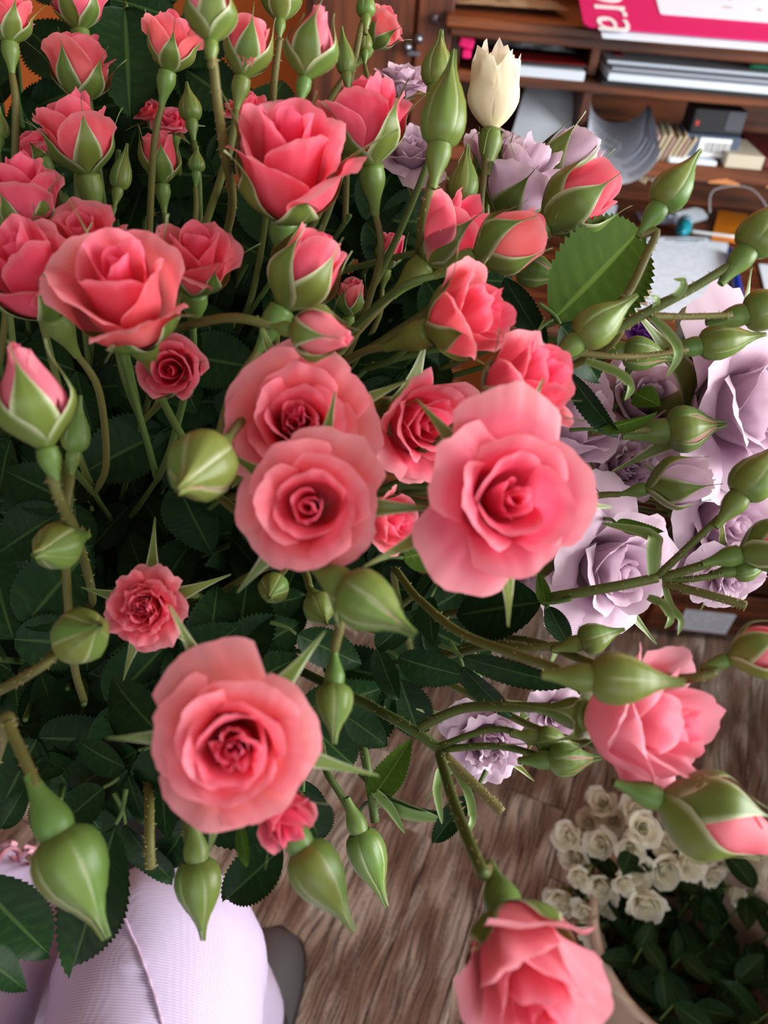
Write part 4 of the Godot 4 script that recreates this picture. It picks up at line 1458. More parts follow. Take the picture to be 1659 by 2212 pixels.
# ------------------------------------------------------------------ the bouquet
func build_bouquet() -> void:
	lay_out_filler()
	# ---- pink blooms: px, py, depth, width px, axis (camera right, up, towards), kind, label
	var R := [
		[622, 366, 0.300, 282, Vector3(0.16, 0.58, 0.78), "cup", "large half-open pink rose at the bouquet's top centre with a deep red heart"],
		[795, 268, 0.350, 195, Vector3(-0.08, 0.88, 0.42), "cup", "upright pink rose cup right behind the large top-centre rose"],
		[275, 645, 0.270, 285, Vector3(0.05, 0.44, 0.88), "cup", "wide pink rose with crimson heart, front of the left cluster"],
		[68, 600, 0.305, 235, Vector3(-0.15, 0.60, 0.75), "cup", "coral rose at the photo's left edge, left of the crimson-hearted one"],
		[185, 525, 0.330, 200, Vector3(0.0, 0.62, 0.75), "goblet", "pink rose peeping over the left cluster's front rose"],
		[425, 570, 0.310, 175, Vector3(0.22, 0.60, 0.72), "cup", "reddish pink rose tucked right behind the left cluster's front rose"],
		[55, 425, 0.330, 165, Vector3(0.10, 0.82, 0.52), "cup", "pink rose cup at the left edge above the left cluster"],
		[172, 300, 0.355, 170, Vector3(-0.08, 0.90, 0.40), "cup", "coral cup-shaped rose with a torn petal near the upper left"],
		[175, 150, 0.385, 150, Vector3(0.15, 0.92, 0.30), "cup", "ruffled pink rose standing above the torn-petalled coral cup"],
		[75, 310, 0.400, 110, Vector3(-0.3, 0.8, 0.4), "open", "shaded red rose half hidden left of the torn-petalled coral cup"],
		[18, 40, 0.350, 115, Vector3(0.0, 0.97, 0.15), "cup", "pink rose cup cut by the photo's top left corner"],
		[165, 5, 0.395, 125, Vector3(-0.05, 0.95, 0.25), "cup", "pink rose cut by the top edge near the left corner"],
		[372, 98, 0.375, 125, Vector3(0.25, 0.90, 0.25), "cup", "pale pink rose with one folded-down petal near the top"],
		[318, 240, 0.450, 75, Vector3(-0.2, 0.6, 0.7), "open", "small shaded rose, left one of the deep pair near the top"],
		[372, 262, 0.440, 85, Vector3(0.1, 0.5, 0.8), "open", "small shaded rose, right one of the deep pair near the top"],
		[346, 345, 0.400, 84, Vector3(0.0, 0.94, 0.30), "half", "small narrow pink bud opening below the deep pair"],
		[535, 110, 0.330, 98, Vector3(0.22, 0.95, 0.12), "half", "dusky pink opening bud right behind the tall stalk at top"],
		[822, 68, 0.420, 92, Vector3(0.62, 0.74, 0.15), "cup", "small pink rose leaning right beside the green buds at the top"],
		[530, 232, 0.380, 105, Vector3(-0.15, 0.7, 0.6), "open", "pale pink rose peeping out left of the large top-centre rose"],
		[655, 590, 0.290, 150, Vector3(0.52, 0.84, 0.12), "half", "coral opening bud with large green sepals below the top-centre rose"],
		[757, 645, 0.420, 66, Vector3(0.1, 0.8, 0.5), "half", "tiny shaded pink bud deep among leaves near the centre"],
		[842, 545, 0.440, 62, Vector3(0.2, 0.85, 0.4), "half", "small lilac-pink bud deep behind the centre leaves"],
		[972, 512, 0.360, 180, Vector3(0.70, 0.68, 0.15), "cup", "coral rose leaning right with a frilled top, beside green buds"],
		[1095, 525, 0.330, 130, Vector3(0.90, 0.35, 0.22), "half", "salmon opening bud pointing right above the big leaf"],
		[1245, 440, 0.375, 145, Vector3(0.80, 0.58, 0.05), "half", "long coral bud pointing right in front of the lilac roses"],
		[1000, 690, 0.300, 205, Vector3(0.80, 0.18, 0.55), "cup", "pink rose facing right with smooth outer petals, right of centre"],
		[1128, 832, 0.280, 212, Vector3(0.66, 0.38, 0.62), "cup", "bright pink rose with pointed petals beside the lilac roses"],
		[905, 915, 0.310, 250, Vector3(0.48, -0.22, 0.80), "goblet", "peach-pink rose turned down to the right in the middle"],
		[645, 918, 0.272, 315, Vector3(0.05, 0.12, 0.98), "open", "large ruffled pink rose in the middle with paired hearts"],
		[775, 930, 0.300, 120, Vector3(0.45, 0.1, 0.85), "full", "small ruffled side bloom against the large middle rose"],
		[835, 1125, 0.305, 130, Vector3(0.75, -0.15, 0.6), "cup", "coral rose half hidden right behind the swirled rose"],
		[672, 1095, 0.240, 325, Vector3(0.0, -0.02, 1.0), "open", "swirled pink rose facing the viewer at the bouquet's middle"],
		[1092, 1080, 0.240, 365, Vector3(0.28, 0.02, 0.95), "open", "big bright pink rose with coiled heart in front of the lilac roses"],
		[315, 1312, 0.300, 205, Vector3(0.02, 0.02, 1.0), "full", "small deep pink rose with crinkled heart in the dark lower left"],
		[508, 1608, 0.220, 352, Vector3(0.10, 0.04, 0.98), "open", "largest pink rose, facing the viewer at the lower left"],
		[608, 1758, 0.250, 140, Vector3(0.5, -0.50, 0.7), "cup", "small coral rose hanging just under the largest rose"],
		[372, 800, 0.310, 145, Vector3(0.12, -0.18, 0.95), "cup", "round half-open rose hanging under the left cluster"],
	]
	var special := {0: {"spread": 1.3}, 2: {"spread": 1.2}, 3: {"spread": 1.6}, 5: {"spread": 1.6}, 28: {"n": 23}, 33: {"n": 30}, 31: {"spread": 0.9}, 32: {"spread": 1.1}, 34: {"spread": 1.05, "n": 23}}
	for i in R.size():
		var q: Array = R[i]
		var opt: Dictionary = special.get(i, {})
		if q[3] > 180:
			opt.nu = 16
			opt.nv = 15
		rose(q[0], q[1], q[2], q[3], q[4], q[5], q[6], opt)
	# opening buds showing more sepal than petal
	var E := [
		[455, 15, 0.270, 108, Vector3(0.0, 0.99, 0.05), "pink bud with split green sepals cut by the top edge, on a tall bare stalk", [[460, 130, 0.272], [470, 220, 0.278], [485, 330, 0.30], [500, 460, 0.36]]],
		[608, -12, 0.380, 84, Vector3(0.05, 0.99, 0.0), "pale pink bud cut by the top edge, right of the tall stalk", [[603, 90, 0.38], [592, 180, 0.385], [585, 300, 0.41]]],
		[675, 95, 0.300, 112, Vector3(0.22, 0.97, 0.05), "plump green and pink bud standing over the top-centre rose", [[645, 215, 0.31], [630, 300, 0.33], [615, 420, 0.38]]],
		[690, 722, 0.258, 118, Vector3(0.74, -0.22, 0.45), "broad green opening bud with pink slits above the middle rose", null],
		[70, 860, 0.240, 165, Vector3(-0.22, 0.95, 0.12), "big plump green bud with pink sides at the left edge", [[110, 1030, 0.243], [135, 1090, 0.25], [170, 1170, 0.30], [200, 1300, 0.40]]],
		[1545, 1770, 0.250, 190, Vector3(0.93, -0.33, 0.05), "long pink bud with wide green sepals at the lower right edge", [[1360, 1690, 0.29], [1310, 1620, 0.32], [1150, 1570, 0.38]]],
		[1650, 1400, 0.262, 115, Vector3(0.85, 0.35, 0.25), "green bud with a pink slit cut by the right edge", [[1545, 1450, 0.265], [1460, 1466, 0.27], [1300, 1440, 0.31], [1100, 1380, 0.38]]],
	]
	for q in E:
		var opt := {"named": "opening_bud", "group": "opening pink buds", "nu": 14, "nv": 13, "pale": 0.4}
		if q[6] != null:
			opt.via = q[6]
			opt.prickles = 40
		rose(q[0], q[1], q[2], q[3], q[4], "bud", q[5], opt)
	# ---- closed green buds: px, py, depth, width, length/width, axis, label, via
	var B := [
		[960, 245, 0.310, 108, 2.0, Vector3(0.15, 0.98, 0.08), "tall green bud with a drawn-out tip in front of the cream rose", [[945, 345, 0.312], [930, 400, 0.316], [912, 470, 0.33], [880, 600, 0.40]], 0.25],
		[945, 145, 0.380, 74, 1.7, Vector3(0.10, 0.98, 0.1), "green bud with a browned bent tip left of the cream rose", null, 0.2],
		[120, 1182, 0.270, 112, 1.25, Vector3(-0.12, -0.15, 0.95), "round dull green bud end-on in the dark left side", [[140, 1130, 0.29], [150, 1080, 0.31], [140, 1000, 0.36]], 0.0],
		[178, 1372, 0.260, 130, 1.35, Vector3(0.62, 0.30, 0.70), "round green bud left of the crinkled deep pink rose", [[100, 1432, 0.268], [40, 1470, 0.272], [-40, 1520, 0.29], [-80, 1600, 0.36]], 0.0],
		[432, 1010, 0.232, 165, 1.4, Vector3(-0.10, -0.38, 0.92), "blurred green bud drooping left of the middle rose", null, 0.3],
		[795, 1300, 0.232, 138, 1.55, Vector3(0.75, -0.45, 0.45), "blurred olive bud drooping below the swirled rose", null, 0.35],
		[590, 1272, 0.320, 72, 1.4, Vector3(0.0, -0.2, 0.95), "small green bud hanging in shade left of the olive bud", null, 0.0],
		[690, 1315, 0.310, 74, 1.4, Vector3(0.3, -0.4, 0.85), "small green bud in shade directly behind the olive bud", null, 0.0],
		[722, 1520, 0.250, 88, 1.55, Vector3(0.02, -0.92, 0.35), "smooth green bud hanging right beside the largest rose", null, 0.0],
		[160, 1875, 0.242, 165, 1.6, Vector3(0.48, -0.86, 0.12), "big hanging green bud at lower left over the lilac cloth", [[105, 1775, 0.243], [75, 1690, 0.245], [35, 1600, 0.25], [15, 1560, 0.252]], 0.1],
		[430, 1915, 0.280, 106, 1.75, Vector3(0.10, -0.99, 0.05), "green bud pointing straight down over the lilac cloth", [[408, 1820, 0.285], [402, 1770, 0.29], [390, 1680, 0.32]], 0.0],
		[690, 1890, 0.250, 125, 1.8, Vector3(0.55, -0.82, 0.1), "blurred green bud with a long tail hanging under the coral rose", null, 0.0],
		[795, 1850, 0.360, 88, 2.1, Vector3(0.34, -0.93, 0.05), "crisp green bud with frayed tip hanging over the floor boards", [[762, 1765, 0.362], [735, 1715, 0.365], [705, 1665, 0.37], [690, 1600, 0.39]], 0.1],
		[1345, 1468, 0.238, 122, 1.75, Vector3(0.98, -0.03, 0.12), "large plump green bud lying across the pink rose at lower right", [[1210, 1448, 0.25], [1110, 1412, 0.27], [990, 1365, 0.30], [900, 1290, 0.34], [850, 1240, 0.38]], 0.0],
		[1285, 1378, 0.325, 72, 1.5, Vector3(0.94, 0.30, 0.1), "small dark green bud lying behind the plump lower-right bud", [[1210, 1394, 0.33], [1140, 1400, 0.335], [1060, 1395, 0.36]], 0.0],
		[410, 232, 0.420, 54, 1.6, Vector3(-0.1, 0.98, 0.1), "small green bud beside the deep pair near the top", null, 0.1],
		[425, 352, 0.410, 40, 1.4, Vector3(0.1, 0.95, 0.2), "tiny round green bud left of the tall stalk", null, 0.0],
		[262, 375, 0.390, 48, 2.2, Vector3(0.22, 0.97, 0.05), "slim green bud right of the torn-petalled coral cup", null, 0.0],
		[-2, 275, 0.360, 44, 1.7, Vector3(0.0, 1.0, 0.0), "green bud cut by the left edge near the top", null, 0.0],
		[790, 12, 0.400, 46, 1.6, Vector3(0.0, 0.99, 0.0), "small green bud at the top edge beside the leaning pink rose", [[783, 50, 0.40], [770, 110, 0.40], [755, 200, 0.41]], 0.0],
		[788, 90, 0.410, 36, 1.9, Vector3(0.0, 0.99, 0.0), "slim green bud directly left of the leaning pink rose", null, 0.0],
		[745, 125, 0.390, 46, 2.4, Vector3(-0.1, 0.99, 0.0), "pointed pale green bud behind the plump green and pink bud", null, 0.0],
		[1002, 395, 0.370, 70, 1.9, Vector3(0.1, 0.99, 0.05), "folded dark green bud below the tall drawn-out bud", null, 0.1],
		[1455, 405, 0.320, 92, 1.75, Vector3(0.58, 0.81, 0.05), "bright green bud on a reddish stalk in front of the desk", [[1418, 500, 0.32], [1395, 555, 0.32], [1365, 620, 0.322], [1335, 665, 0.325], [1280, 770, 0.35]], 0.0],
		[165, 935, 0.290, 66, 2.0, Vector3(0.15, 0.98, 0.1), "dim olive bud behind the big plump left-edge bud", null, 0.0],
		[1485, 925, 0.400, 110, 1.2, Vector3(0.95, 0.1, 0.15), "green calyx with curling sepals in front of the lilac roses", [[1420, 930, 0.40], [1320, 930, 0.40], [1200, 940, 0.42]], 0.8],
		[1385, 765, 0.400, 80, 1.5, Vector3(0.9, -0.2, 0.2), "pale cream-green bud beneath the purple flower", null, 0.5],
		[1155, 585, 0.400, 80, 1.5, Vector3(0.85, -0.3, 0.2), "pale green bud below the salmon opening bud", null, 0.6],
	]
	for q in B:
		var opt := {"show": q[8]}
		if q[7] != null:
			opt.via = q[7]
			opt.prickles = 46
		bud(q[0], q[1], q[2], q[3], q[4], q[5], q[6], opt)
	var prof := [Vector2(0, 0.004), Vector2(0.058, 0.004), Vector2(0.060, 0.0), Vector2(0.063, 0.004), Vector2(0.080, 0.66), Vector2(0.084, 0.664), Vector2(0.084, 0.672), Vector2(0.078, 0.674), Vector2(0.075, 0.66), Vector2(0.058, 0.014), Vector2(0, 0.012)]
	solo("flower_vase", lathe(prof, 40), plain(Color(0.10, 0.11, 0.12), 0.5), "tall dark vase on the floor under the pink bouquet", "vase", Transform3D(Basis(), Vector3(gather.x, 0, gather.z)))
	build_sprays()
	build_lilac()
	build_leaves()
	build_filler()

func spray(label: String, at: Array, called := "rose_spray", category := "rose spray") -> Node3D:
	return thing(called, label, category, Transform3D(Basis(), at_px(at[0], at[1], at[2])), "branching rose sprays on the right" if called == "rose_spray" else "cut stem ends")

func branch(o: Node3D, pts: Array, r0: float, r1: float, tone: float, prickles := 0, called := "branch") -> void:
	var w := []
	for q in pts:
		w.append(at_px(q[0], q[1], q[2]))
	var first: Vector3 = o.transform.affine_inverse() * (w[0] as Vector3)
	w.remove_at(0)
	stalk_into(o, o.transform, first, w, r0, r1, called, prickles, tone)

# a narrow curling bract through pixels
func bract(o: Node3D, pts: Array, w: float) -> void:
	var inv := o.transform.affine_inverse()
	var p := []
	for q in pts:
		p.append(inv * at_px(q[0], q[1], q[2]))
	var v := PackedVector3Array()
	var c := PackedColorArray()
	var n := (p.size() - 1) * 6
	for j in n + 1:
		var f := minf(float(j) / 6, p.size() - 1.001)
		var k := int(f)
		var a: Vector3 = p[maxi(k - 1, 0)]
		var b: Vector3 = p[k]
		var d: Vector3 = p[k + 1]
		var e: Vector3 = p[mini(k + 2, p.size() - 1)]
		var q := b.cubic_interpolate(d, a, e, f - k)
		var t := (d - b).normalized()
		var side := t.cross(inv.basis * cam_basis.z).normalized()
		var up := side.cross(t)
		var s := float(j) / n
		var ww := w * pow(sin(PI * clampf(s * 0.8 + 0.18, 0.0, 1.0)), 0.9)
		for u in [-1.0, -0.4, 0.4, 1.0]:
			v.append(q + side * ww * u + up * ww * 0.5 * absf(u))
			c.append(Color(0.14, 0.25, 0.055).lerp(SEPAL[1], 0.5 if absf(u) == 1.0 else 0.05))
	part("bract", sheet(v, 3, n, c), M.sepal, o)

func build_sprays() -> void:
	var s := spray("rose spray of green buds branching in front of the desk papers", [1210, 780, 0.335])
	branch(s, [[1590, 565, 0.31], [1500, 620, 0.312], [1410, 668, 0.317], [1210, 780, 0.335], [1120, 850, 0.37], [1000, 930, 0.44]], 0.0017, 0.0026, 0.35, 90, "stem")
	bud(1648, 500, 0.310, 105, 1.6, Vector3(0.62, 0.78, 0.05), "", {"spray": s, "via": [[1580, 572, 0.31]], "show": 0.35})
	branch(s, [[1580, 681, 0.325], [1490, 684, 0.322], [1405, 684, 0.318]], 0.0013, 0.0015, 0.8, 40)
	bud(1655, 668, 0.330, 96, 1.5, Vector3(0.95, 0.2, 0.1), "", {"spray": s, "via": [[1575, 681, 0.325]]})
	branch(s, [[1485, 755, 0.345], [1400, 768, 0.342], [1330, 770, 0.338], [1240, 762, 0.336]], 0.0013, 0.0015, 0.95, 40)
	bud(1560, 738, 0.350, 84, 1.8, Vector3(0.96, 0.15, 0.1), "", {"spray": s, "via": [[1480, 756, 0.345]]})
	bud(1292, 702, 0.305, 96, 1.75, Vector3(0.78, 0.60, 0.1), "", {"spray": s, "via": [[1225, 770, 0.325], [1180, 815, 0.345]]})
	bract(s, [[1405, 685, 0.318], [1445, 725, 0.31], [1465, 765, 0.305], [1440, 815, 0.31]], 0.0022)
	bract(s, [[1265, 780, 0.333], [1330, 805, 0.325], [1362, 835, 0.32], [1350, 865, 0.32]], 0.0022)
	bract(s, [[1420, 655, 0.318], [1460, 640, 0.312], [1478, 610, 0.31], [1455, 603, 0.31]], 0.0018)
	bract(s, [[1410, 672, 0.318], [1418, 648, 0.312], [1405, 638, 0.31]], 0.0014)

	s = spray("prickly forked spray reaching across the lilac roses to the right edge", [1420, 1248, 0.35])
	branch(s, [[1420, 1248, 0.35], [1320, 1268, 0.352], [1190, 1290, 0.365], [1080, 1310, 0.40], [950, 1330, 0.46]], 0.0022, 0.0026, 0.3, 60, "stem")
	branch(s, [[1580, 1092, 0.338], [1520, 1150, 0.34], [1420, 1245, 0.35]], 0.0014, 0.0018, 0.35, 40)
	bud(1632, 1030, 0.335, 100, 1.7, Vector3(0.62, 0.78, 0.0), "", {"spray": s, "via": [[1578, 1095, 0.338]]})
	branch(s, [[1600, 1195, 0.34], [1520, 1220, 0.342], [1430, 1248, 0.35]], 0.0019, 0.0021, 0.3, 90)
	rose(1662, 1180, 0.335, 110, Vector3(0.9, 0.25, 0.1), "half", "", {"spray": s, "via": [[1598, 1198, 0.34]]})
	branch(s, [[1560, 1240, 0.345], [1500, 1250, 0.346], [1430, 1255, 0.35]], 0.0014, 0.0016, 0.3, 50)
	bud(1612, 1228, 0.345, 60, 1.4, Vector3(0.95, 0.15, 0.1), "", {"spray": s, "via": [[1555, 1240, 0.345]]})
	branch(s, [[1612, 1308, 0.335], [1530, 1285, 0.34], [1435, 1260, 0.35]], 0.0019, 0.0019, 0.7, 80, "cut_stem")
	bract(s, [[1435, 1265, 0.35], [1448, 1310, 0.345], [1470, 1340, 0.34], [1464, 1372, 0.34]], 0.0018)
	bract(s, [[1400, 1290, 0.35], [1430, 1305, 0.345], [1448, 1335, 0.34], [1436, 1358, 0.34]], 0.0022)
	bract(s, [[1408, 1245, 0.35], [1410, 1190, 0.35], [1404, 1155, 0.355], [1300, 1130, 0.37]], 0.0035)

	s = spray("forked spray carrying the lower right pink roses, with a cut stub", [950, 1620, 0.35])
	branch(s, [[955, 1622, 0.35], [880, 1570, 0.36], [790, 1520, 0.39], [650, 1450, 0.46]], 0.0024, 0.0026, 0.1, 50, "stem")
	branch(s, [[1225, 1530, 0.29], [1120, 1528, 0.305], [1000, 1530, 0.33], [910, 1570, 0.355]], 0.0019, 0.0022, 0.3, 50)
	rose(1380, 1560, 0.268, 290, Vector3(0.70, 0.06, 0.70), "cup", "", {"pale": 0.75, "n": 14, "sepals": "back", "spray": s, "via": [[1215, 1530, 0.292]], "nu": 16, "nv": 15, "spread": 1.5})
	branch(s, [[1140, 1590, 0.32], [1060, 1575, 0.335], [950, 1612, 0.35]], 0.0013, 0.0016, 0.2, 40)
	bud(1190, 1600, 0.315, 66, 1.5, Vector3(0.95, -0.15, 0.1), "", {"spray": s, "via": [[1135, 1590, 0.32]]})
	branch(s, [[1180, 1638, 0.31], [1080, 1612, 0.33], [960, 1618, 0.35]], 0.0014, 0.0017, 0.2, 40)
	bud(1225, 1640, 0.305, 80, 1.5, Vector3(0.9, 0.1, 0.2), "", {"spray": s, "via": [[1175, 1637, 0.31]], "show": 0.7})
	branch(s, [[1045, 1890, 0.245], [1010, 1810, 0.265], [975, 1715, 0.30], [950, 1630, 0.348]], 0.0020, 0.0022, 0.25, 60)
	rose(1130, 2080, 0.222, 315, Vector3(0.12, -0.30, 0.95), "cup", "", {"pale": 0.55, "n": 14, "spray": s, "via": [[1045, 1888, 0.246]], "nu": 16, "nv": 15, "spread": 1.4})
	branch(s, [[1085, 1755, 0.335], [1030, 1700, 0.34], [960, 1632, 0.348]], 0.0022, 0.0022, 1.0, 50, "cut_stem")
	bract(s, [[960, 1640, 0.348], [945, 1700, 0.34], [955, 1780, 0.335]], 0.0022)
	bract(s, [[975, 1650, 0.348], [1010, 1710, 0.34], [1020, 1770, 0.335], [1000, 1810, 0.33]], 0.0020)

	s = spray("bare cut stem with a thin leaf hanging over the floor boards", [790, 1690, 0.37], "cut_rose_stem", "stem")
	branch(s, [[810, 1775, 0.37], [800, 1700, 0.372], [785, 1620, 0.38], [760, 1540, 0.41]], 0.0022, 0.0022, 0.1, 50, "cut_stem")
	bract(s, [[805, 1705, 0.37], [840, 1740, 0.365], [875, 1800, 0.36]], 0.0024)
	bract(s, [[815, 1720, 0.37], [880, 1750, 0.365], [955, 1770, 0.36]], 0.0040)
	s = spray("brown-green cut stem pointing down over the lilac cloth", [325, 1800, 0.30], "cut_rose_stem", "stem")
	branch(s, [[325, 1875, 0.30], [322, 1800, 0.302], [320, 1700, 0.32], [300, 1600, 0.36]], 0.0020, 0.0020, 0.8, 60, "cut_stem")
	s = spray("reddish cut stem end at the photo's lower left edge", [15, 1560, 0.252], "cut_rose_stem", "stem")
	branch(s, [[15, 1552, 0.252], [0, 1600, 0.27], [-30, 1700, 0.33]], 0.0026, 0.0024, 0.9, 30, "cut_stem")

func build_lilac() -> void:
	var L := [
		[1610, 880, 0.425, 330, Vector3(0.55, -0.1, 0.82), "open", "largest lilac rose with broad petals at the right edge"],
		[1390, 870, 0.475, 230, Vector3(0.0, 0.35, 0.93), "open", "lilac rose behind the bright pointed pink rose, under the purple flower"],
		[1345, 1015, 0.455, 180, Vector3(0.3, 0.2, 0.93), "full", "crumpled lilac rose with browned edges in the lilac group's middle"],
		[1225, 930, 0.420, 185, Vector3(0.5, 0.3, 0.8), "cup", "smooth lilac rose touching the bright pointed pink rose"],
		[1320, 1230, 0.420, 260, Vector3(0.45, -0.15, 0.88), "open", "wide lilac rose under the big bright pink rose, crossed by a green stem"],
		[1560, 1130, 0.450, 240, Vector3(0.4, -0.2, 0.9), "open", "smooth lilac rose right of the crumpled one behind a forked stem"],
		[1095, 1235, 0.420, 165, Vector3(-0.1, -0.4, 0.9), "open", "shaded lilac rose directly below the big bright pink rose"],
		[1050, 1600, 0.450, 195, Vector3(0.15, -0.35, 0.92), "full", "low lilac rose hanging over the floor boards behind the forked spray"],
		[1120, 395, 0.420, 160, Vector3(0.45, 0.7, 0.5), "cup", "lilac rose below the cream rose at upper right"],
		[885, 330, 0.460, 140, Vector3(0.1, 0.5, 0.85), "open", "lilac rose behind the upright pink cup near the top"],
		[868, 175, 0.460, 115, Vector3(0.1, 0.8, 0.6), "open", "small lilac rose with frilled edge above the upright pink cup"],
		[1070, 340, 0.450, 110, Vector3(0.1, 0.8, 0.5), "cup", "pale lilac rose right beneath the cream rose's stalk"],
		[1200, 1545, 0.430, 110, Vector3(0.1, -0.2, 0.95), "open", "little lilac rose glimpsed between the lower right stems"],
		[1575, 1240, 0.440, 150, Vector3(0.2, -0.6, 0.8), "open", "lilac rose with ragged lower petals at the right edge above the floor"],
		[1220, 360, 0.430, 110, Vector3(0.6, 0.7, 0.2), "half", "lilac bud with a white rim standing behind the long coral bud"],
		[1300, 1320, 0.440, 130, Vector3(0.3, -0.5, 0.8), "open", "small lilac rose drooping beneath the wide crossed lilac rose"],
	]
	wild = 1.25
	for q in L:
		rose(q[0], q[1], q[2], q[3] * 1.15, q[4], q[5], q[6], {"named": "lilac_rose", "group": "lilac roses on the right", "pal": LILAC, "mat": M.lilac, "nu": 14, "nv": 13, "n": 18 if q[5] == "open" else 0, "spread": 1.15})
	rose(1462, 1042, 0.385, 110, Vector3(0.9, 0.2, 0.3), "half", "lilac bud with wide green sepals right of the crumpled lilac rose", {"named": "lilac_rose", "group": "lilac roses on the right", "pal": LILAC, "mat": M.lilac})
	wild = 2.6
	rose(1070, 205, 0.400, 128, Vector3(0.10, 0.98, 0.10), "half", "wilting cream rose with browned petal edges standing before the desk", {"named": "cream_rose", "group": "cream roses", "pal": CREAM, "mat": M.pale, "nu": 14, "nv": 14, "n": 12, "sepals": "back", "via": [[1050, 345, 0.40], [1040, 420, 0.405], [1020, 540, 0.42]]})
	wild = 1.6
	rose(1362, 632, 0.440, 80, Vector3(0.7, 0.2, 0.5), "cup", "creamy white rose peeping from behind the big leaf's edge", {"named": "cream_rose", "group": "cream roses", "pal": CREAM, "mat": M.pale})
	rose(1335, 695, 0.440, 60, Vector3(0.5, 0.1, 0.7), "cup", "small cream rose just under the one peeping behind the big leaf", {"named": "cream_rose", "group": "cream roses", "pal": CREAM, "mat": M.pale})
	for q in [[1392, 722, 0.44, 120, Vector3(0.2, 0.75, 0.55), "frilled violet flower above the pale cream-green bud"], [1320, 1152, 0.455, 120, Vector3(0.0, 0.4, 0.9), "violet flower wedged between the lilac roses"]]:
		rose(q[0], q[1], q[2], q[3], q[4], "full", q[5], {"named": "purple_flower", "group": "violet flowers", "pal": PURPLE, "mat": M.lilac, "n": 16, "spread": 1.2})
	wild = 1.0
	# grey-green stock buds beside the violet flower
	var k := 0
	for q in [[1470, 700], [1490, 712], [1505, 728], [1485, 735], [1465, 725], [1515, 745], [1475, 715]]:
		var axis := cam_basis * Vector3(0.3 + 0.1 * k, 0.7, 0.4)
		var base := at_px(q[0], q[1], 0.45)
		var o := thing("stock_bud", ["topmost", "second", "third", "fourth", "leftmost", "lowest", "middle"][k] + " grey-green bud of the small cluster beside the violet flower", "flower bud", Transform3D(axes_for(axis, k), base), "grey-green stock buds")
		part("bud_case", lathe([Vector2(0.0008, -0.012), Vector2(0.001, -0.003), Vector2(0.003, 0.0), Vector2(0.0042, 0.004), Vector2(0.0036, 0.008), Vector2(0.0014, 0.011), Vector2(0, 0.0115)], 10, Color(0.42, 0.50, 0.38)), M.sepal, o)
		k += 1

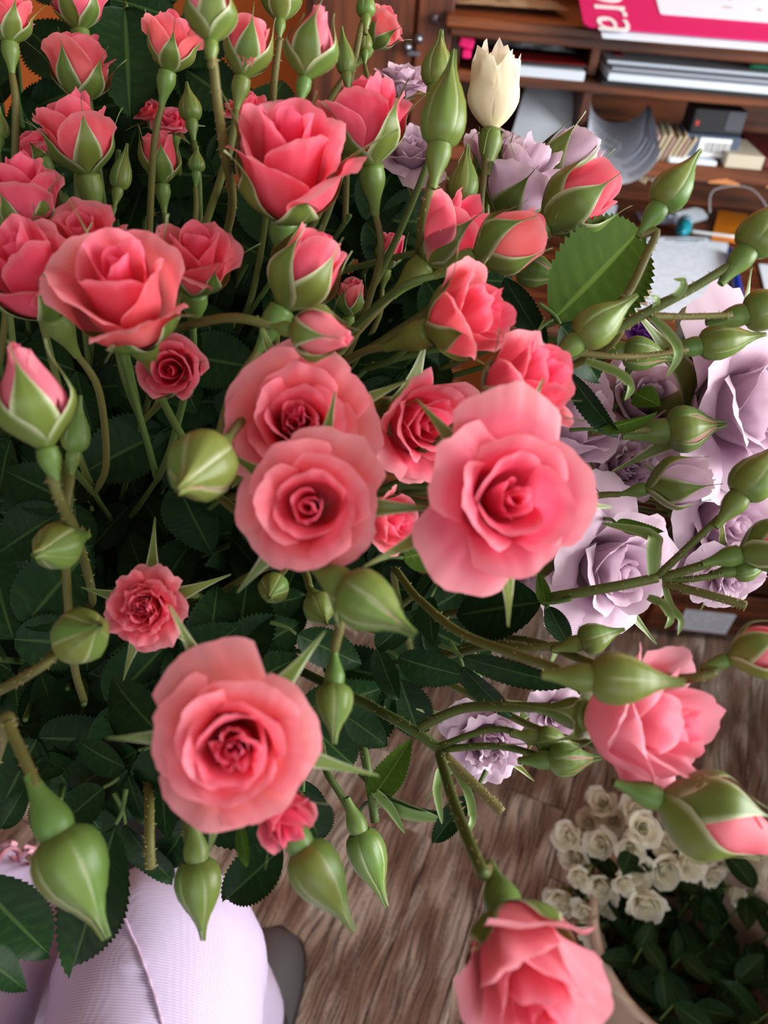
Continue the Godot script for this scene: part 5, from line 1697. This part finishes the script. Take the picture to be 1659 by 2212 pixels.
func build_leaves() -> void:
	var G := [
		[[1195, 690, 0.36], [1420, 470, 0.385], 1.25, 8, "large bright green leaf lit from behind, right of the salmon bud", true, 0],
		[[1090, 600, 0.37], [1180, 760, 0.39], 0.9, 15, "dark glossy leaf below the salmon bud", false, 0],
		[[1210, 700, 0.36], [1310, 830, 0.38], 1.2, -20, "blue-sheened dark leaf under the reddish bud stalk", false, 0],
		[[1225, 800, 0.37], [1330, 960, 0.39], 0.8, 30, "narrow dark leaf beside the smooth lilac rose", false, 0],
		[[1170, 1300, 0.36], [960, 1330, 0.40], 1.2, 5, "broad dark leaf below the big bright pink rose", false, 0],
		[[1185, 1310, 0.36], [1230, 1400, 0.36], 1.2, 10, "mid-green leaflet left of the small dark green bud", false, 0],
		[[1180, 1310, 0.36], [1165, 1240, 0.355], 0.9, 0, "short upright leaflet crossing the wide lilac rose", true, 0],
		[[870, 1205, 0.33], [1000, 1180, 0.34], 1.3, 10, "fresh green leaf between the swirled and big pink roses", true, 0],
		[[930, 1290, 0.37], [925, 1390, 0.36], 1.4, 40, "dark leaf behind the prickly stem under the pink roses", false, 2],
		[[640, 1370, 0.36], [790, 1440, 0.37], 1.3, 0, "veined dark leaf below the olive bud", false, 0],
		[[860, 1420, 0.38], [1010, 1470, 0.37], 1.2, 20, "dark serrated leaf above the forked spray's joint", false, 2],
		[[1000, 1440, 0.36], [1100, 1560, 0.36], 1.1, 30, "blue-green glossy leaf left of the lower right pink rose", false, 0],
		[[1000, 1420, 0.35], [1230, 1490, 0.34], 0.7, 20, "long leaf lying under the plump lower-right bud", false, 0],
		[[745, 1545, 0.36], [840, 1610, 0.36], 1.4, -10, "dark leaf at the floor's upper edge beside the smooth hanging bud", false, 0],
		[[800, 1730, 0.37], [885, 1610, 0.36], 0.9, 10, "fresh green leaf standing up from the bare cut stem", true, 0],
		[[815, 1715, 0.37], [955, 1775, 0.36], 0.55, 60, "narrow grey-green leaf over the floor boards", false, 0],
		[[1010, 1720, 0.34], [930, 1830, 0.345], 0.9, 0, "small green leaf on the lower right stem over the floor", false, 0],
		[[655, 1710, 0.35], [690, 1830, 0.36], 1.5, 10, "round dark leaf just right of the largest rose's lower edge", false, 0],
		[[610, 1830, 0.33], [470, 1960, 0.34], 1.2, 0, "dark leaf hanging between the lower buds over the cloth", false, 0],
		[[250, 1780, 0.31], [140, 2150, 0.33], 0.85, 0, "long dark leaf hanging over the lilac cloth beside the big bud", false, 0],
		[[-60, 1890, 0.30], [115, 2085, 0.32], 1.35, 10, "broad dark leaf at the lower left corner", false, 0],
		[[-60, 2060, 0.29], [75, 2130, 0.30], 1.3, -35, "pale-sheened leaf tip at the left edge over the cloth", false, 0],
		[[225, 1700, 0.32], [120, 1790, 0.33], 1.2, 0, "grey-green leaf right above the big hanging bud", false, 2],
		[[300, 1620, 0.32], [120, 1720, 0.34], 1.0, 10, "leaf with torn tip left of the largest rose", false, 2],
		[[340, 1640, 0.33], [215, 1560, 0.33], 1.1, -60, "folded greyish leaf left of the largest rose", false, 0],
		[[0, 1790, 0.33], [60, 1700, 0.34], 1.3, 20, "toothed dark leaf at the left edge above the cloth", false, 0],
		[[270, 1780, 0.32], [370, 1930, 0.34], 1.0, 30, "browned leaf right of the big hanging bud", false, 0],
		[[400, 1790, 0.33], [330, 1900, 0.34], 1.2, -10, "dark leaf behind the straight hanging bud", false, 0],
		[[270, 20, 0.42], [280, 230, 0.40], 1.35, 0, "tall dull green leaf near the top, left of the pale pink rose", false, 0],
		[[180, 60, 0.44], [240, 150, 0.42], 1.4, 20, "shaded leaf above the ruffled rose", false, 0],
		[[520, 1780, 0.27], [530, 1880, 0.27], 0.8, 15, "green leaf under the small coral rose", true, 0],
		[[1370, 850, 0.40], [1420, 870, 0.385], 1.6, -20, "pale blue-green leaf fragment over the lilac rose", true, 0],
		[[1290, 930, 0.39], [1430, 900, 0.39], 0.5, 30, "thin green leaf across the upper lilac rose", true, 0],
		[[1330, 1130, 0.40], [1420, 1150, 0.38], 0.8, 10, "green leaf above the violet flower between lilac roses", true, 0],
	]
	for q in G:
		leaf(q[0], q[1], q[2], q[3], q[4], q[5], q[6])

# where the leafy stems that fill the inside of the bunch run
func lay_out_filler() -> void:
	rng.seed = 4021
	var spots := []
	for j in 10:
		for i in 8:
			var px := 20.0 + i * 145.0 + rng.randf_range(-50, 50)
			var py := -20.0 + j * 185.0 + rng.randf_range(-60, 60)
			var inside := px < lerpf(860.0, 1000.0, float(j) / 9) and not (py > 1450 and px > 720) and not (py < 330 and px > 440)
			if inside:
				spots.append([px, py])
	for k in 14:
		spots.append([rng.randf_range(0, 430), rng.randf_range(0, 460)])
	for k in 10:
		spots.append([rng.randf_range(-20, 560), rng.randf_range(1480, 1760)])
	for k in 14:
		spots.append([690.0 + 280.0 * fposmod(k * 0.618, 1.0), 400.0 + k * 32.0])
	for k in 8:
		spots.append([430.0 + 230.0 * fposmod(k * 0.618, 1.0), 380.0 + k * 45.0])
	for q in spots:
		var d := rng.randf_range(0.44, 0.50)
		if q[1] > 1400:
			d = rng.randf_range(0.38, 0.44)
		var top := at_px(q[0], q[1], d)
		var g := gather + Vector3(rng.randf_range(-0.05, 0.05), rng.randf_range(-0.02, 0.03), rng.randf_range(-0.05, 0.05))
		leafy.append([top, top.lerp(g, 0.5) + Vector3(rng.randf_range(-0.02, 0.02), 0.02, rng.randf_range(-0.02, 0.02)), g])

func build_filler() -> void:
	rng.seed = 977
	for st in leafy:
		var top: Vector3 = st[0]
		var mid: Vector3 = st[1] - top
		var o := thing("leafy_stem", "dark leafy rose stem deep inside the pink bouquet", "stem", Transform3D(Basis(), top), "leafy stems inside the bouquet")
		part("stalk", tube([Vector3.ZERO, mid, st[2] - top], [0.0016, 0.0022, 0.0026], 7, 5, STEM, STEM), M.stem, o)
		for k in 4:
			var p := mid * (0.02 + 0.42 * k)
			var a := rng.randf() * TAU
			var dirn := (cam_basis * Vector3(cos(a), sin(a), rng.randf_range(-0.5, 0.25))).normalized()
			var bs := axes_leaf_to(dirn, cam_basis.z)
			for m in 3:
				var turn: float = [0.0, 1.0, -1.0][m]
				var sc := rng.randf_range(0.042, 0.058) * (1.0 if m == 0 else 0.85)
				part("leaflet", leaflets[rng.randi() % 4], M.leaf, o, Transform3D(bs * Basis(Vector3.UP, turn) * Basis.from_scale(Vector3(1.25, 1, 1) * sc), p + dirn * (0.020 if m == 0 else 0.012)))

func axes_leaf_to(dirn: Vector3, up: Vector3) -> Basis:
	var z := dirn.normalized()
	var x := up.cross(z).normalized()
	return Basis(x, z.cross(x), z)
